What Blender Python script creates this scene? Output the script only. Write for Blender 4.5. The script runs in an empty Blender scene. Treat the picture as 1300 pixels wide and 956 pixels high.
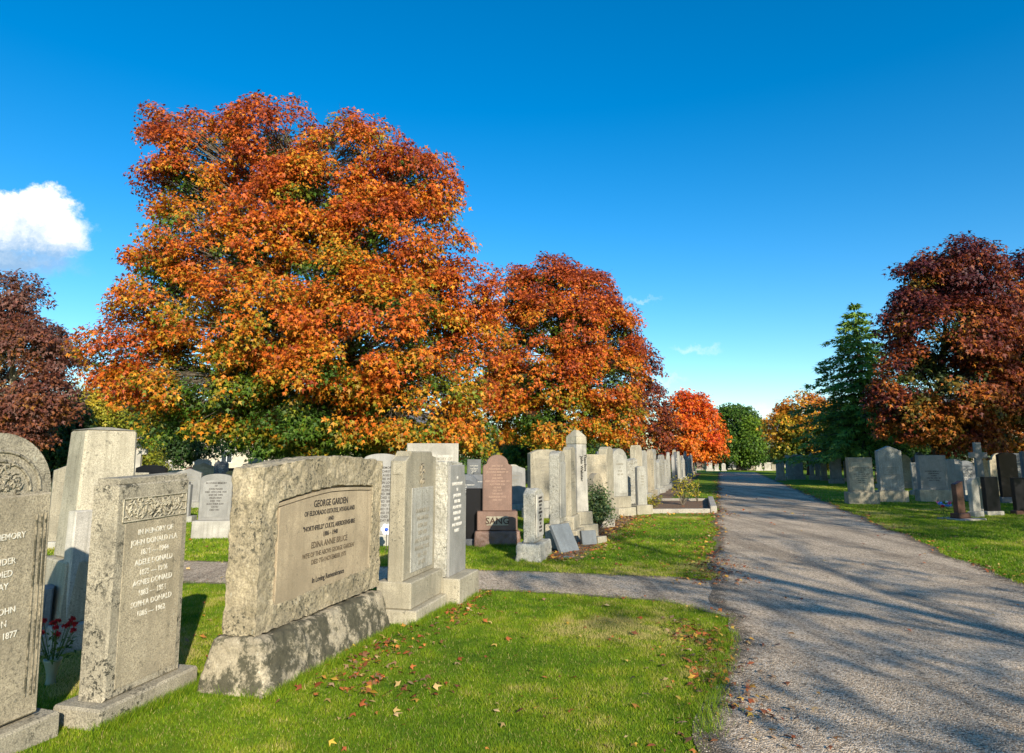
import bpy, bmesh, math, random
import numpy as np
from mathutils import Vector, Matrix, noise
R = math.radians
scene = bpy.context.scene
COL = scene.collection
rnd = random.Random(7)
nr = np.random.default_rng(7)

# ------------------------------------------------------------------ camera
F = 866.7; TILT = math.atan((580-433.5)/F); CH = 1.6
ct, st = math.cos(TILT), math.sin(TILT)
cam_d = bpy.data.cameras.new('camera'); cam = bpy.data.objects.new('camera', cam_d); COL.objects.link(cam)
cam.location = (0, 0, CH); cam.rotation_euler = (math.pi/2+TILT, 0, 0)
cam_d.sensor_fit = 'HORIZONTAL'; cam_d.sensor_width = 36; cam_d.lens = 24
cam_d.shift_y = -44.5/1300; cam_d.clip_start = 0.05; cam_d.clip_end = 3000
scene.camera = cam

def ray(u, v):
    a = u-650; b = 433.5-v
    return a, F*ct-b*st, F*st+b*ct
def G(u, v, z=0.0):
    x, y, zz = ray(u, v); s = (z-CH)/zz
    return (x*s, y*s)
def P(u, v, Y):
    x, y, zz = ray(u, v); s = Y/y
    return (x*s, Y, CH+zz*s)

# ------------------------------------------------------------------ light
EL = R(22.5); AZX, AZY = math.sin(R(20)), -math.cos(R(20))       # towards the sun
sun_dir = Vector((AZX*math.cos(EL), AZY*math.cos(EL), math.sin(EL)))
sl = bpy.data.lights.new('sun', 'SUN'); so = bpy.data.objects.new('sun', sl); COL.objects.link(so)
sl.energy = 5.0; sl.angle = R(0.5); sl.color = (1.0, 0.90, 0.74)
so.rotation_euler = sun_dir.to_track_quat('Z', 'Y').to_euler(); so.location = (10, -20, 30)

world = bpy.data.worlds.new('World'); scene.world = world; world.use_nodes = True
def N(nt, typ, **kw):
    n = nt.nodes.new(typ)
    for k, v in kw.items():
        if hasattr(n, k) and k not in ('Scale',): setattr(n, k, v)
        else: n.inputs[k].default_value = v
    return n
def ramp(nt, stops, interp='LINEAR'):
    n = nt.nodes.new('ShaderNodeValToRGB'); cr = n.color_ramp; cr.interpolation = interp
    while len(cr.elements) < len(stops): cr.elements.new(0.5)
    for e, (p, c) in zip(cr.elements, stops):
        e.position = p; e.color = (c, c, c, 1) if isinstance(c, (int, float)) else (*c, 1)
    return n
def mixc(nt, fac, a, b, mode='MIX'):
    n = nt.nodes.new('ShaderNodeMix'); n.data_type = 'RGBA'; n.blend_type = mode
    for i, val in ((0, fac), (6, a), (7, b)):
        sock = n.inputs[i]
        if hasattr(val, 'is_output'): nt.links.new(val, sock)
        elif isinstance(val, (int, float)): sock.default_value = val if i == 0 else (val, val, val, 1)
        else: sock.default_value = (*val, 1)
    return n.outputs[2]
def math_(nt, op, a, b=None, c=None):
    n = nt.nodes.new('ShaderNodeMath'); n.operation = op
    for i, val in enumerate((a, b, c)):
        if val is None: continue
        if hasattr(val, 'is_output'): nt.links.new(val, n.inputs[i])
        else: n.inputs[i].default_value = val
    return n.outputs[0]

def build_world():
    nt = world.node_tree; nt.nodes.clear()
    sky = nt.nodes.new('ShaderNodeTexSky'); sky.sky_type = 'NISHITA'; sky.sun_disc = False
    sky.sun_elevation = EL; sky.sun_rotation = math.atan2(AZX, AZY)
    sky.air_density = 1.0; sky.dust_density = 0.3; sky.ozone_density = 2.6; sky.altitude = 100
    hs = nt.nodes.new('ShaderNodeHueSaturation'); hs.inputs['Saturation'].default_value = 1.45; hs.inputs['Value'].default_value = 1.3
    hs.inputs['Hue'].default_value = 0.498
    nt.links.new(sky.outputs[0], hs.inputs['Color'])
    tc = nt.nodes.new('ShaderNodeTexCoord')
    nrm = nt.nodes.new('ShaderNodeVectorMath'); nrm.operation = 'NORMALIZE'; nt.links.new(tc.outputs['Generated'], nrm.inputs[0])
    # distort the direction so cloud outlines billow
    ns = N(nt, 'ShaderNodeTexNoise'); ns.inputs['Scale'].default_value = 22; ns.inputs['Detail'].default_value = 9; ns.inputs['Roughness'].default_value = .66
    nt.links.new(nrm.outputs[0], ns.inputs['Vector'])
    sub = nt.nodes.new('ShaderNodeVectorMath'); sub.operation = 'SUBTRACT'; sub.inputs[1].default_value = (.5, .5, .5)
    nt.links.new(ns.outputs['Color'], sub.inputs[0])
    sc = nt.nodes.new('ShaderNodeVectorMath'); sc.operation = 'SCALE'; sc.inputs['Scale'].default_value = .075
    nt.links.new(sub.outputs[0], sc.inputs[0])
    add = nt.nodes.new('ShaderNodeVectorMath'); add.operation = 'ADD'
    nt.links.new(nrm.outputs[0], add.inputs[0]); nt.links.new(sc.outputs[0], add.inputs[1])
    def blob(u, v, ru, rv, soft, amp):
        d = Vector(ray(u, v)); L = d.length; d.normalize()
        right = Vector((0, 0, 1)).cross(-d).normalized(); up = (-d).cross(right).normalized()
        s = nt.nodes.new('ShaderNodeVectorMath'); s.operation = 'SUBTRACT'; nt.links.new(add.outputs[0], s.inputs[0]); s.inputs[1].default_value = d
        def dot(vec, k):
            q = nt.nodes.new('ShaderNodeVectorMath'); q.operation = 'DOT_PRODUCT'; nt.links.new(s.outputs[0], q.inputs[0])
            q.inputs[1].default_value = tuple(vec*k); return q.outputs['Value']
        ln = nt.nodes.new('ShaderNodeVectorMath'); ln.operation = 'LENGTH'
        cb = nt.nodes.new('ShaderNodeCombineXYZ')
        nt.links.new(dot(right, L/ru), cb.inputs[0]); nt.links.new(dot(up, L/rv), cb.inputs[1]); nt.links.new(dot(d, 6.0), cb.inputs[2])
        nt.links.new(cb.outputs[0], ln.inputs[0])
        m = nt.nodes.new('ShaderNodeMapRange'); m.interpolation_type = 'SMOOTHSTEP'
        m.inputs['From Min'].default_value = 1.0; m.inputs['From Max'].default_value = 1.0-soft
        m.inputs['To Max'].default_value = amp
        nt.links.new(ln.outputs['Value'], m.inputs['Value']); return m.outputs[0], cb.outputs[0]
    body = None
    for args in ((45, 284, 72, 44, .4, 1), (-20, 280, 95, 48, .4, 1), (88, 302, 32, 28, .6, .95), (60, 262, 38, 28, .5, 1), (20, 262, 36, 26, .5, 1), (10, 325, 95, 30, .8, 1), (65, 318, 50, 22, .8, .9),
                 (-60, 300, 90, 60, .4, 1)):
        o, _ = blob(*args); body = o if body is None else math_(nt, 'MAXIMUM', body, o)
    wisp = None
    for args in ((108, 313, 14, 6, 1, .5), (80, 330, 20, 5, 1, .35), (980, 527, 42, 12, 1, .55), (812, 380, 40, 5, 1, .28), (880, 443, 34, 7, 1, .35), (848, 484, 26, 6, 1, .35),
                 (1040, 545, 60, 12, 1, .5), (620, 400, 36, 42, 1, .75), (965, 540, 25, 9, 1, .5), (700, 440, 60, 60, 1, .5), (1270, 430, 60, 30, 1, .4), (1500, 380, 200, 60, .8, .8), (-420, 420, 260, 60, .8, .8)):
        o, _ = blob(*args); wisp = o if wisp is None else math_(nt, 'MAXIMUM', wisp, o)
    # cloud colour: white top, grey-blue underside (by elevation within the cloud)
    sep = nt.nodes.new('ShaderNodeSeparateXYZ'); nt.links.new(add.outputs[0], sep.inputs[0])
    zt = Vector(ray(40, 255)).normalized().z; zb = Vector(ray(40, 335)).normalized().z
    mr = nt.nodes.new('ShaderNodeMapRange'); mr.inputs['From Min'].default_value = zb; mr.inputs['From Max'].default_value = zt
    nt.links.new(sep.outputs[2], mr.inputs['Value'])
    cc = ramp(nt, ((0, (2.2, 3.7, 5.6)), (.3, (3.8, 5.0, 6.4)), (.58, (7.2, 7.5, 7.8)), (1, (8.8, 8.7, 8.5))))
    n2 = N(nt, 'ShaderNodeTexNoise'); n2.inputs['Scale'].default_value = 30; n2.inputs['Detail'].default_value = 6; nt.links.new(add.outputs[0], n2.inputs['Vector'])
    nt.links.new(math_(nt, 'ADD', mr.outputs[0], math_(nt, 'MULTIPLY', math_(nt, 'SUBTRACT', n2.outputs['Fac'], .5), 1.3)), cc.inputs[0])
    c1 = mixc(nt, wisp, hs.outputs[0], (7.0, 7.6, 8.4))
    c2 = mixc(nt, body, c1, cc.outputs[0])
    bg = nt.nodes.new('ShaderNodeBackground'); bg.inputs['Strength'].default_value = SKY
    nt.links.new(c2, bg.inputs['Color'])
    out = nt.nodes.new('ShaderNodeOutputWorld'); nt.links.new(bg.outputs[0], out.inputs[0])
SKY = 0.10
build_world()
scene.view_settings.view_transform = 'Standard'; scene.view_settings.look = 'None'
scene.view_settings.gamma = 1; scene.view_settings.exposure = 0.62
scene.render.engine = 'CYCLES'; scene.cycles.max_bounces = 5; scene.cycles.diffuse_bounces = 3
scene.cycles.transparent_max_bounces = 4; scene.cycles.use_denoising = True

# ------------------------------------------------------------------ object helpers
def setp(o, label=None, cat=None, group=None, kind=None):
    if label: o['label'] = label
    if cat: o['category'] = cat
    if group: o['group'] = group
    if kind: o['kind'] = kind
    return o
def empty(name, loc, yaw, label, cat, group=None):
    o = bpy.data.objects.new(name, None); COL.objects.link(o); o.empty_display_size = .2
    o.location = loc; o.rotation_euler = (0, 0, yaw)
    return setp(o, label, cat, group)
def link(name, me, mat, parent=None, smooth=False):
    if mat is not None and len(me.materials) == 0:
        me.materials.append(mat)
    o = bpy.data.objects.new(name, me); COL.objects.link(o)
    if parent is not None: o.parent = parent
    if smooth and len(me.polygons):
        me.polygons.foreach_set('use_smooth', [True]*len(me.polygons))
    return o
def copy_thing(root, loc, yaw, scale, label, group=None):
    c = root.copy(); COL.objects.link(c); c.location = loc; c.rotation_euler = (0, 0, yaw); c.scale = scale
    c['label'] = label
    if group: c['group'] = group
    for ch in list(root.children):
        d = ch.copy(); COL.objects.link(d); d.parent = c
        for g in list(ch.children):
            e = g.copy(); COL.objects.link(e); e.parent = d
    return c
def np_mesh(name, verts, face_sizes, loops, attrs=None):
    me = bpy.data.meshes.new(name)
    verts = np.asarray(verts, dtype=np.float32); loops = np.asarray(loops, dtype=np.int32); fs = np.asarray(face_sizes, dtype=np.int32)
    me.vertices.add(len(verts)); me.vertices.foreach_set('co', verts.ravel())
    me.loops.add(len(loops)); me.loops.foreach_set('vertex_index', loops)
    me.polygons.add(len(fs)); starts = np.concatenate(([0], np.cumsum(fs)[:-1])).astype(np.int32)
    me.polygons.foreach_set('loop_start', starts); me.polygons.foreach_set('loop_total', fs)
    for k, (dom, arr) in (attrs or {}).items():
        a = me.attributes.new(k, 'FLOAT', dom); a.data.foreach_set('value', np.asarray(arr, dtype=np.float32))
    me.update(calc_edges=True)
    return me

# ------------------------------------------------------------------ materials
def new_mat(name):
    m = bpy.data.materials.new(name); m.use_nodes = True; nt = m.node_tree; nt.nodes.clear()
    out = nt.nodes.new('ShaderNodeOutputMaterial'); b = nt.nodes.new('ShaderNodeBsdfPrincipled')
    nt.links.new(b.outputs[0], out.inputs[0]); b.inputs['Roughness'].default_value = .85
    b.inputs['Specular IOR Level'].default_value = .3
    return m, nt, b
def noise_n(nt, vec, scale, detail=4, rough=.55):
    n = nt.nodes.new('ShaderNodeTexNoise'); n.inputs['Scale'].default_value = scale
    n.inputs['Detail'].default_value = detail; n.inputs['Roughness'].default_value = rough
    nt.links.new(vec, n.inputs['Vector']); return n.outputs['Fac']
def stone(name, base, dark=None, light=None, speck=.5, lichen=.3, stain=.5, rough=.85, bump=.4, grain=90, moss=0):
    m, nt, b = new_mat(name)
    dark = dark or tuple(c*.45 for c in base); light = light or tuple(min(.8, c*1.45) for c in base)
    tc = nt.nodes.new('ShaderNodeTexCoord'); oi = nt.nodes.new('ShaderNodeObjectInfo')
    off = nt.nodes.new('ShaderNodeVectorMath'); off.operation = 'ADD'
    sc = nt.nodes.new('ShaderNodeVectorMath'); sc.operation = 'SCALE'; sc.inputs['Scale'].default_value = 37.0
    cb = nt.nodes.new('ShaderNodeCombineXYZ'); nt.links.new(oi.outputs['Random'], cb.inputs[0]); nt.links.new(oi.outputs['Random'], cb.inputs[1])
    nt.links.new(cb.outputs[0], sc.inputs[0]); nt.links.new(tc.outputs['Object'], off.inputs[0]); nt.links.new(sc.outputs[0], off.inputs[1])
    V = off.outputs[0]
    gr = noise_n(nt, V, grain, 3, .7)
    r1 = ramp(nt, ((.39, dark), (.5, base), (.62, light))); nt.links.new(gr, r1.inputs[0])
    col = mixc(nt, speck, base, r1.outputs[0])
    # weather patches
    big = noise_n(nt, V, 2.6, 6, .6); rb = ramp(nt, ((.38, 0.0), (.62, 1.0))); nt.links.new(big, rb.inputs[0])
    col = mixc(nt, math_(nt, 'MULTIPLY', rb.outputs[0], .65), col, tuple(c*.55 for c in base))
    # vertical run marks
    mp = nt.nodes.new('ShaderNodeMapping'); mp.inputs['Scale'].default_value = (14, 14, 1.1); nt.links.new(V, mp.inputs[0])
    sk = noise_n(nt, mp.outputs[0], 1.4, 5, .6); rs = ramp(nt, ((.48, 0.0), (.68, 1.0))); nt.links.new(sk, rs.inputs[0])
    col = mixc(nt, math_(nt, 'MULTIPLY', rs.outputs[0], stain), col, tuple(c*.5 for c in (base[0], base[1], base[2]*.95)))
    # black and pale lichen spots
    lo = noise_n(nt, V, 34, 5, .75); rl = ramp(nt, ((.60-.1*lichen, 0.0), (.64-.1*lichen, 1.0))); nt.links.new(lo, rl.inputs[0])
    md = noise_n(nt, V, 4.2, 3, .5); rm = ramp(nt, ((.42, 0.0), (.6, 1.0))); nt.links.new(md, rm.inputs[0])
    col = mixc(nt, math_(nt, 'MULTIPLY', math_(nt, 'MULTIPLY', rl.outputs[0], rm.outputs[0]), min(1, lichen*1.6)), col, (.05, .048, .035))
    lp = noise_n(nt, V, 26, 4, .7); rp = ramp(nt, ((.64, 0.0), (.68, 1.0))); nt.links.new(lp, rp.inputs[0])
    col = mixc(nt, math_(nt, 'MULTIPLY', rp.outputs[0], lichen*.9), col, (.50, .48, .38))
    if moss:
        mo = noise_n(nt, V, 4.2, 8, .78); rr = ramp(nt, ((.46, 0.0), (.53, 1.0))); nt.links.new(mo, rr.inputs[0])
        col = mixc(nt, math_(nt, 'MULTIPLY', rr.outputs[0], moss), col, (.055, .052, .032))
    # slight per-object tone
    tone = nt.nodes.new('ShaderNodeMapRange'); tone.inputs['To Min'].default_value = .82; tone.inputs['To Max'].default_value = 1.12
    nt.links.new(oi.outputs['Random'], tone.inputs['Value'])
    hv = nt.nodes.new('ShaderNodeHueSaturation'); nt.links.new(tone.outputs[0], hv.inputs['Value']); nt.links.new(col, hv.inputs['Color'])
    nt.links.new(hv.outputs[0], b.inputs['Base Color']); b.inputs['Roughness'].default_value = rough
    if rough < .5: b.inputs['Specular IOR Level'].default_value = .18
    hgt = math_(nt, 'ADD', math_(nt, 'MULTIPLY', gr, .5), math_(nt, 'MULTIPLY', lo, .8))
    bp = nt.nodes.new('ShaderNodeBump'); bp.inputs['Strength'].default_value = bump; bp.inputs['Distance'].default_value = .008
    nt.links.new(hgt, bp.inputs['Height']); nt.links.new(bp.outputs[0], b.inputs['Normal'])
    return m
M = {}
M['warm'] = stone('weathered_warm_granite', (.42, .36, .25), speck=.75, lichen=.35, stain=.4, bump=.7, grain=120)
M['warm_rough'] = stone('rough_hewn_warm_granite', (.43, .36, .235), speck=.7, lichen=.6, stain=.45, bump=1.0, grain=60, moss=.22)
M['mossy'] = stone('mossy_granite_plinth', (.38, .325, .225), speck=.5, lichen=.6, stain=.35, bump=1.0, grain=70, moss=.92)
M['panel'] = stone('smoothed_granite_panel', (.47, .375, .245), speck=.45, lichen=.25, stain=.35, bump=.25, grain=150)
M['lichened'] = stone('lichened_granite', (.40, .355, .26), speck=.8, lichen=.75, stain=.3, bump=.8, grain=110)
M['grey'] = stone('light_grey_granite', (.38, .365, .31), speck=.7, lichen=.35, stain=.6, bump=.5, grain=120)
M['grey_rough'] = stone('rough_grey_granite', (.42, .40, .33), speck=.6, lichen=.5, stain=.3, bump=1.0, grain=60)
M['fine'] = stone('fine_grey_granite', (.315, .305, .275), speck=.5, lichen=.06, stain=.25, bump=.2, grain=160, rough=.6)
M['pale'] = stone('pale_marble', (.50, .47, .40), speck=.4, lichen=.2, stain=.55, bump=.3, grain=120)
M['cream'] = stone('cream_granite', (.43, .385, .28), speck=.6, lichen=.4, stain=.6, bump=.6, grain=120)
M['pink'] = stone('pink_granite', (.205, .125, .09), speck=.7, lichen=.06, stain=.3, bump=.25, grain=120, rough=.55)
M['brown'] = stone('brown_polished_granite', (.10, .055, .042), speck=.6, lichen=0, stain=0, bump=.02, grain=160, rough=.25)
M['black'] = stone('black_polished_granite', (.010, .010, .012), speck=.4, lichen=0, stain=0, bump=.0, grain=160, rough=.30)
M['dark'] = stone('dark_grey_granite', (.14, .15, .16), speck=.6, lichen=.1, stain=.2, bump=.3, grain=120, rough=.6)
M['slate'] = stone('grey_slate', (.17, .19, .20), speck=.3, lichen=.1, stain=.3, bump=.3, grain=60, rough=.6)
M['kerb'] = stone('kerb_granite', (.42, .38, .31), speck=.5, lichen=.4, stain=.2, bump=.6, grain=90)

def plain(name, col, rough=.7, var=0.0, scale=30):
    m, nt, b = new_mat(name)
    if var:
        tc = nt.nodes.new('ShaderNodeTexCoord'); f = noise_n(nt, tc.outputs['Object'], scale, 4)
        r = ramp(nt, ((.3, tuple(c*(1-var) for c in col)), (.7, tuple(min(.9, c*(1+var)) for c in col)))); nt.links.new(f, r.inputs[0])
        nt.links.new(r.outputs[0], b.inputs['Base Color'])
    else: b.inputs['Base Color'].default_value = (*col, 1)
    b.inputs['Roughness'].default_value = rough; return m
def worn(name, col, under, amount=.5):
    m, nt, b = new_mat(name); tc = nt.nodes.new('ShaderNodeTexCoord')
    f = noise_n(nt, tc.outputs['Object'], 38, 4, .7); r = ramp(nt, ((.50-.22*amount-.06, under), (.50-.22*amount+.10, col))); r.color_ramp.elements[0].position = max(0, .62-.5*(1-amount)-.12); r.color_ramp.elements[1].position = max(.05, .62-.5*(1-amount)+.03)
    inv = math_(nt, 'SUBTRACT', 1.0, f); nt.links.new(f, r.inputs[0]); nt.links.new(r.outputs[0], b.inputs['Base Color']); b.inputs['Roughness'].default_value = .85
    return m
M['ink_dark'] = worn('dark_lettering', (.035, .03, .025), (.20, .165, .11), .35)
M['ink_brown'] = worn('cut_lettering', (.11, .085, .055), (.30, .24, .155), .55)
M['ink_white'] = worn('pale_lettering', (.64, .61, .54), (.34, .31, .25), .5)
M['ink_faint'] = worn('faint_lettering', (.22, .20, .16), (.36, .33, .26), .6)
M['ink_worn'] = worn('worn_white_lettering', (.62, .59, .50), (.36, .31, .215), .72)
M['ink_pink'] = plain('cut_pink_lettering', (.40, .27, .20), .8)
M['ink_faint'] = plain('faint_lettering', (.24, .22, .17), .8)

def leaf_mat(name, stops, trans=.35, sheen=.35):
    m = bpy.data.materials.new(name); m.use_nodes = True; nt = m.node_tree; nt.nodes.clear()
    out = nt.nodes.new('ShaderNodeOutputMaterial')
    at = nt.nodes.new('ShaderNodeAttribute'); at.attribute_name = 'hue'
    av = nt.nodes.new('ShaderNodeAttribute'); av.attribute_name = 'tone'
    r = ramp(nt, stops); nt.links.new(at.outputs['Fac'], r.inputs[0])
    hv = nt.nodes.new('ShaderNodeHueSaturation'); nt.links.new(r.outputs[0], hv.inputs['Color']); nt.links.new(av.outputs['Fac'], hv.inputs['Value'])
    b = nt.nodes.new('ShaderNodeBsdfPrincipled'); b.inputs['Roughness'].default_value = .55; b.inputs['Specular IOR Level'].default_value = sheen
    nt.links.new(hv.outputs[0], b.inputs['Base Color'])
    t = nt.nodes.new('ShaderNodeBsdfTranslucent'); nt.links.new(hv.outputs[0], t.inputs['Color'])
    mx = nt.nodes.new('ShaderNodeMixShader'); mx.inputs[0].default_value = trans
    nt.links.new(b.outputs[0], mx.inputs[1]); nt.links.new(t.outputs[0], mx.inputs[2]); nt.links.new(mx.outputs[0], out.inputs[0])
    return m
GREEN = (.05, .115, .012); OLIVE = (.24, .22, .015); AMBER = (.60, .26, .018); ORANGE = (.60, .135, .012); RED = (.34, .06, .015); WINE = (.13, .022, .022)
LM = {
 'autumn': leaf_mat('autumn_maple_leaves', ((.0, GREEN), (.22, (.10, .17, .012)), (.36, OLIVE), (.50, AMBER), (.64, ORANGE), (.86, RED), (1, (.20, .035, .015)))),
 'wine': leaf_mat('wine_red_leaves', ((.0, (.05, .06, .015)), (.3, (.36, .16, .03)), (.55, (.24, .085, .035)), (.8, (.13, .042, .032)), (1, (.20, .10, .075)))),
 'rust': leaf_mat('rust_red_leaves', ((.0, (.03, .055, .010)), (.22, (.16, .11, .012)), (.40, (.38, .13, .012)), (.58, (.25, .055, .010)), (.76, (.115, .022, .014)), (1, (.06, .012, .016))), .25),
 'fire': leaf_mat('fiery_orange_leaves', ((.0, (.12, .14, .015)), (.3, (.65, .26, .02)), (.6, (.72, .15, .01)), (.85, (.55, .05, .012)), (1, (.25, .02, .015)))),
 'gold': leaf_mat('golden_leaves', ((.0, (.05, .10, .012)), (.4, (.16, .19, .015)), (.65, (.52, .33, .02)), (.85, (.60, .24, .02)), (1, (.5, .13, .015)))),
 'green': leaf_mat('green_leaves', ((.0, (.025, .06, .008)), (.5, (.06, .13, .012)), (1, (.16, .24, .012))), .3),
 'dark': leaf_mat('dark_green_leaves', ((.0, (.012, .03, .008)), (.5, (.025, .06, .012)), (1, (.06, .11, .015))), .2),
 'yellow': leaf_mat('yellow_green_leaves', ((.0, (.08, .12, .012)), (.5, (.26, .27, .02)), (1, (.60, .42, .04))), .35),
 'conifer': leaf_mat('conifer_needles', ((.0, (.05, .12, .025)), (.5, (.15, .28, .045)), (1, (.30, .42, .06))), .15),
 'bluegreen': leaf_mat('blue_green_needles', ((.0, (.05, .09, .07)), (1, (.13, .19, .15))), .15),
}
def bark_mat(name, base):
    m, nt, b = new_mat(name); tc = nt.nodes.new('ShaderNodeTexCoord')
    mp = nt.nodes.new('ShaderNodeMapping'); mp.inputs['Scale'].default_value = (6, 6, 1.5); nt.links.new(tc.outputs['Object'], mp.inputs[0])
    f = noise_n(nt, mp.outputs[0], 3, 6, .65); r = ramp(nt, ((.35, tuple(c*.4 for c in base)), (.65, base))); nt.links.new(f, r.inputs[0])
    nt.links.new(r.outputs[0], b.inputs['Base Color'])
    bp = nt.nodes.new('ShaderNodeBump'); bp.inputs['Distance'].default_value = .03; nt.links.new(f, bp.inputs['Height']); nt.links.new(bp.outputs[0], b.inputs['Normal'])
    return m
M['bark'] = bark_mat('grey_brown_bark', (.19, .155, .11))
M['bark_pale'] = bark_mat('pale_lichened_bark', (.34, .31, .22))
M['bark_dark'] = bark_mat('dark_bark', (.075, .06, .045))

# ------------------------------------------------------------------ ground
def xl(Y):   # left edge of the main path
    Y = np.asarray(Y, dtype=float)
    return -.2+.3*Y+.05*np.sin(Y*2.1)+.05*np.sin(Y*.9+1)+.03*np.sin(Y*5.3) + np.where(Y < 8.3, .16*np.sin(np.clip((Y-4.2)/4.1, 0, 1)*3.14), 0)
def xr(Y):
    Y = np.asarray(Y, dtype=float)
    return 3.75+.3*Y+.06*np.sin(Y*1.3+2)+.05*np.sin(Y*3.1)
def side_far(X):
    X = np.asarray(X, dtype=float); return 10.12-.2*X+.03*np.sin(X*3)+np.where(X > 1.9, -(X-1.9)**2*.55, 0)
def side_near(X):
    X = np.asarray(X, dtype=float); return np.where(X > -.5, 8.56-.28*X, 8.62-.13*X)+.035*np.sin(X*2.3+1)-np.where(X > 1.5, (X-1.5)**2*1.6, 0)
def on_path(X, Y, m=0.0):
    main = (X > xl(Y)-m) & (X < xr(Y)+m) & (Y < 73)
    side = (X < xl(Y)+.3) & (Y > side_near(X)-m) & (Y < side_far(X)+m)
    return main | side

def ground_mat():
    m, nt, b = new_mat('lawn_ground'); tc = nt.nodes.new('ShaderNodeTexCoord'); V = tc.outputs['Object']
    f = noise_n(nt, V, 14, 8, .75)
    r = ramp(nt, ((.3, (.05, .09, .008)), (.48, (.12, .20, .010)), (.62, (.20, .27, .015)), (.75, (.28, .26, .05)))); nt.links.new(f, r.inputs[0])
    p = noise_n(nt, V, .9, 5, .6); rp = ramp(nt, ((.42, 0.0), (.66, 1.0))); nt.links.new(p, rp.inputs[0])
    col = mixc(nt, math_(nt, 'MULTIPLY', rp.outputs[0], .5), r.outputs[0], (.24, .29, .022))
    l = noise_n(nt, V, 9, 3, .5); rl = ramp(nt, ((.66, 0.0), (.69, 1.0))); nt.links.new(l, rl.inputs[0])
    big = noise_n(nt, V, .16, 3, .5); rb = ramp(nt, ((.42, 0.0), (.60, 1.0))); nt.links.new(big, rb.inputs[0])
    col = mixc(nt, math_(nt, 'MULTIPLY', rl.outputs[0], rb.outputs[0]), col, (.36, .13, .03))
    nt.links.new(col, b.inputs['Base Color']); b.inputs['Roughness'].default_value = .9; b.inputs['Specular IOR Level'].default_value = .1
    bp = nt.nodes.new('ShaderNodeBump'); bp.inputs['Distance'].default_value = .05; bp.inputs['Strength'].default_value = .9
    nt.links.new(f, bp.inputs['Height']); nt.links.new(bp.outputs[0], b.inputs['Normal'])
    return m
def gravel_mat():
    m, nt, b = new_mat('gravel'); tc = nt.nodes.new('ShaderNodeTexCoord'); V = tc.outputs['Object']
    vo = nt.nodes.new('ShaderNodeTexVoronoi'); vo.inputs['Scale'].default_value = 75; nt.links.new(V, vo.inputs['Vector'])
    bw = nt.nodes.new('ShaderNodeSeparateColor'); nt.links.new(vo.outputs['Color'], bw.inputs[0])
    r = ramp(nt, ((0, (.16, .125, .085)), (.25, (.44, .335, .22)), (.55, (.66, .51, .345)), (.85, (.82, .66, .47)), (1, (.88, .74, .56)))); nt.links.new(bw.outputs[0], r.inputs[0])
    f = noise_n(nt, V, 190, 3, .7); rf = ramp(nt, ((.35, .55), (.6, 1.0))); nt.links.new(f, rf.inputs[0])
    col = mixc(nt, 1.0, r.outputs[0], rf.outputs[0], 'MULTIPLY')
    w = noise_n(nt, V, .8, 5, .6); rw = ramp(nt, ((.35, .78), (.65, 1.1))); nt.links.new(w, rw.inputs[0])
    col = mixc(nt, 1.0, col, rw.outputs[0], 'MULTIPLY')
    mp = nt.nodes.new('ShaderNodeMapping'); mp.inputs['Rotation'].default_value = (0, 0, R(16.7)); mp.inputs['Scale'].default_value = (1.5, .07, 1); nt.links.new(V, mp.inputs[0])
    tr = noise_n(nt, mp.outputs[0], 1.2, 5, .65); rt_ = ramp(nt, ((.40, .70), (.5, 1.0), (.7, 1.12))); nt.links.new(tr, rt_.inputs[0])
    col = mixc(nt, 1.0, col, rt_.outputs[0], 'MULTIPLY')
    at = nt.nodes.new('ShaderNodeAttribute'); at.attribute_name = 'edge'
    e = noise_n(nt, V, 5, 6, .7); ef = math_(nt, 'ADD', at.outputs['Fac'], math_(nt, 'MULTIPLY', math_(nt, 'SUBTRACT', e, .5), 1.4))
    re = ramp(nt, ((.55, 0.0), (.8, 1.0))); nt.links.new(ef, re.inputs[0])
    col = mixc(nt, math_(nt, 'MULTIPLY', re.outputs[0], .8), col, (.10, .075, .045))
    nt.links.new(col, b.inputs['Base Color']); b.inputs['Roughness'].default_value = .9; b.inputs['Specular IOR Level'].default_value = .2
    h = math_(nt, 'ADD', math_(nt, 'MULTIPLY', vo.outputs['Distance'], -1.0), math_(nt, 'MULTIPLY', f, .5))
    bp = nt.nodes.new('ShaderNodeBump'); bp.inputs['Distance'].default_value = .012; bp.inputs['Strength'].default_value = .9
    nt.links.new(h, bp.inputs['Height']); nt.links.new(bp.outputs[0], b.inputs['Normal'])
    return m
M['lawn'] = ground_mat(); M['gravel'] = gravel_mat()
def soil_mat():
    m, nt, b = new_mat('leafy_soil'); tc = nt.nodes.new('ShaderNodeTexCoord'); V = tc.outputs['Object']
    f = noise_n(nt, V, 22, 7, .75)
    r = ramp(nt, ((.3, (.05, .03, .018)), (.45, (.13, .08, .045)), (.55, (.20, .14, .08)), (.63, (.33, .11, .04)), (.75, (.42, .24, .10)))); nt.links.new(f, r.inputs[0])
    nt.links.new(r.outputs[0], b.inputs['Base Color'])
    bp = nt.nodes.new('ShaderNodeBump'); bp.inputs['Distance'].default_value = .03; nt.links.new(f, bp.inputs['Height']); nt.links.new(bp.outputs[0], b.inputs['Normal'])
    return m
M['soil'] = soil_mat()

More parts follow.
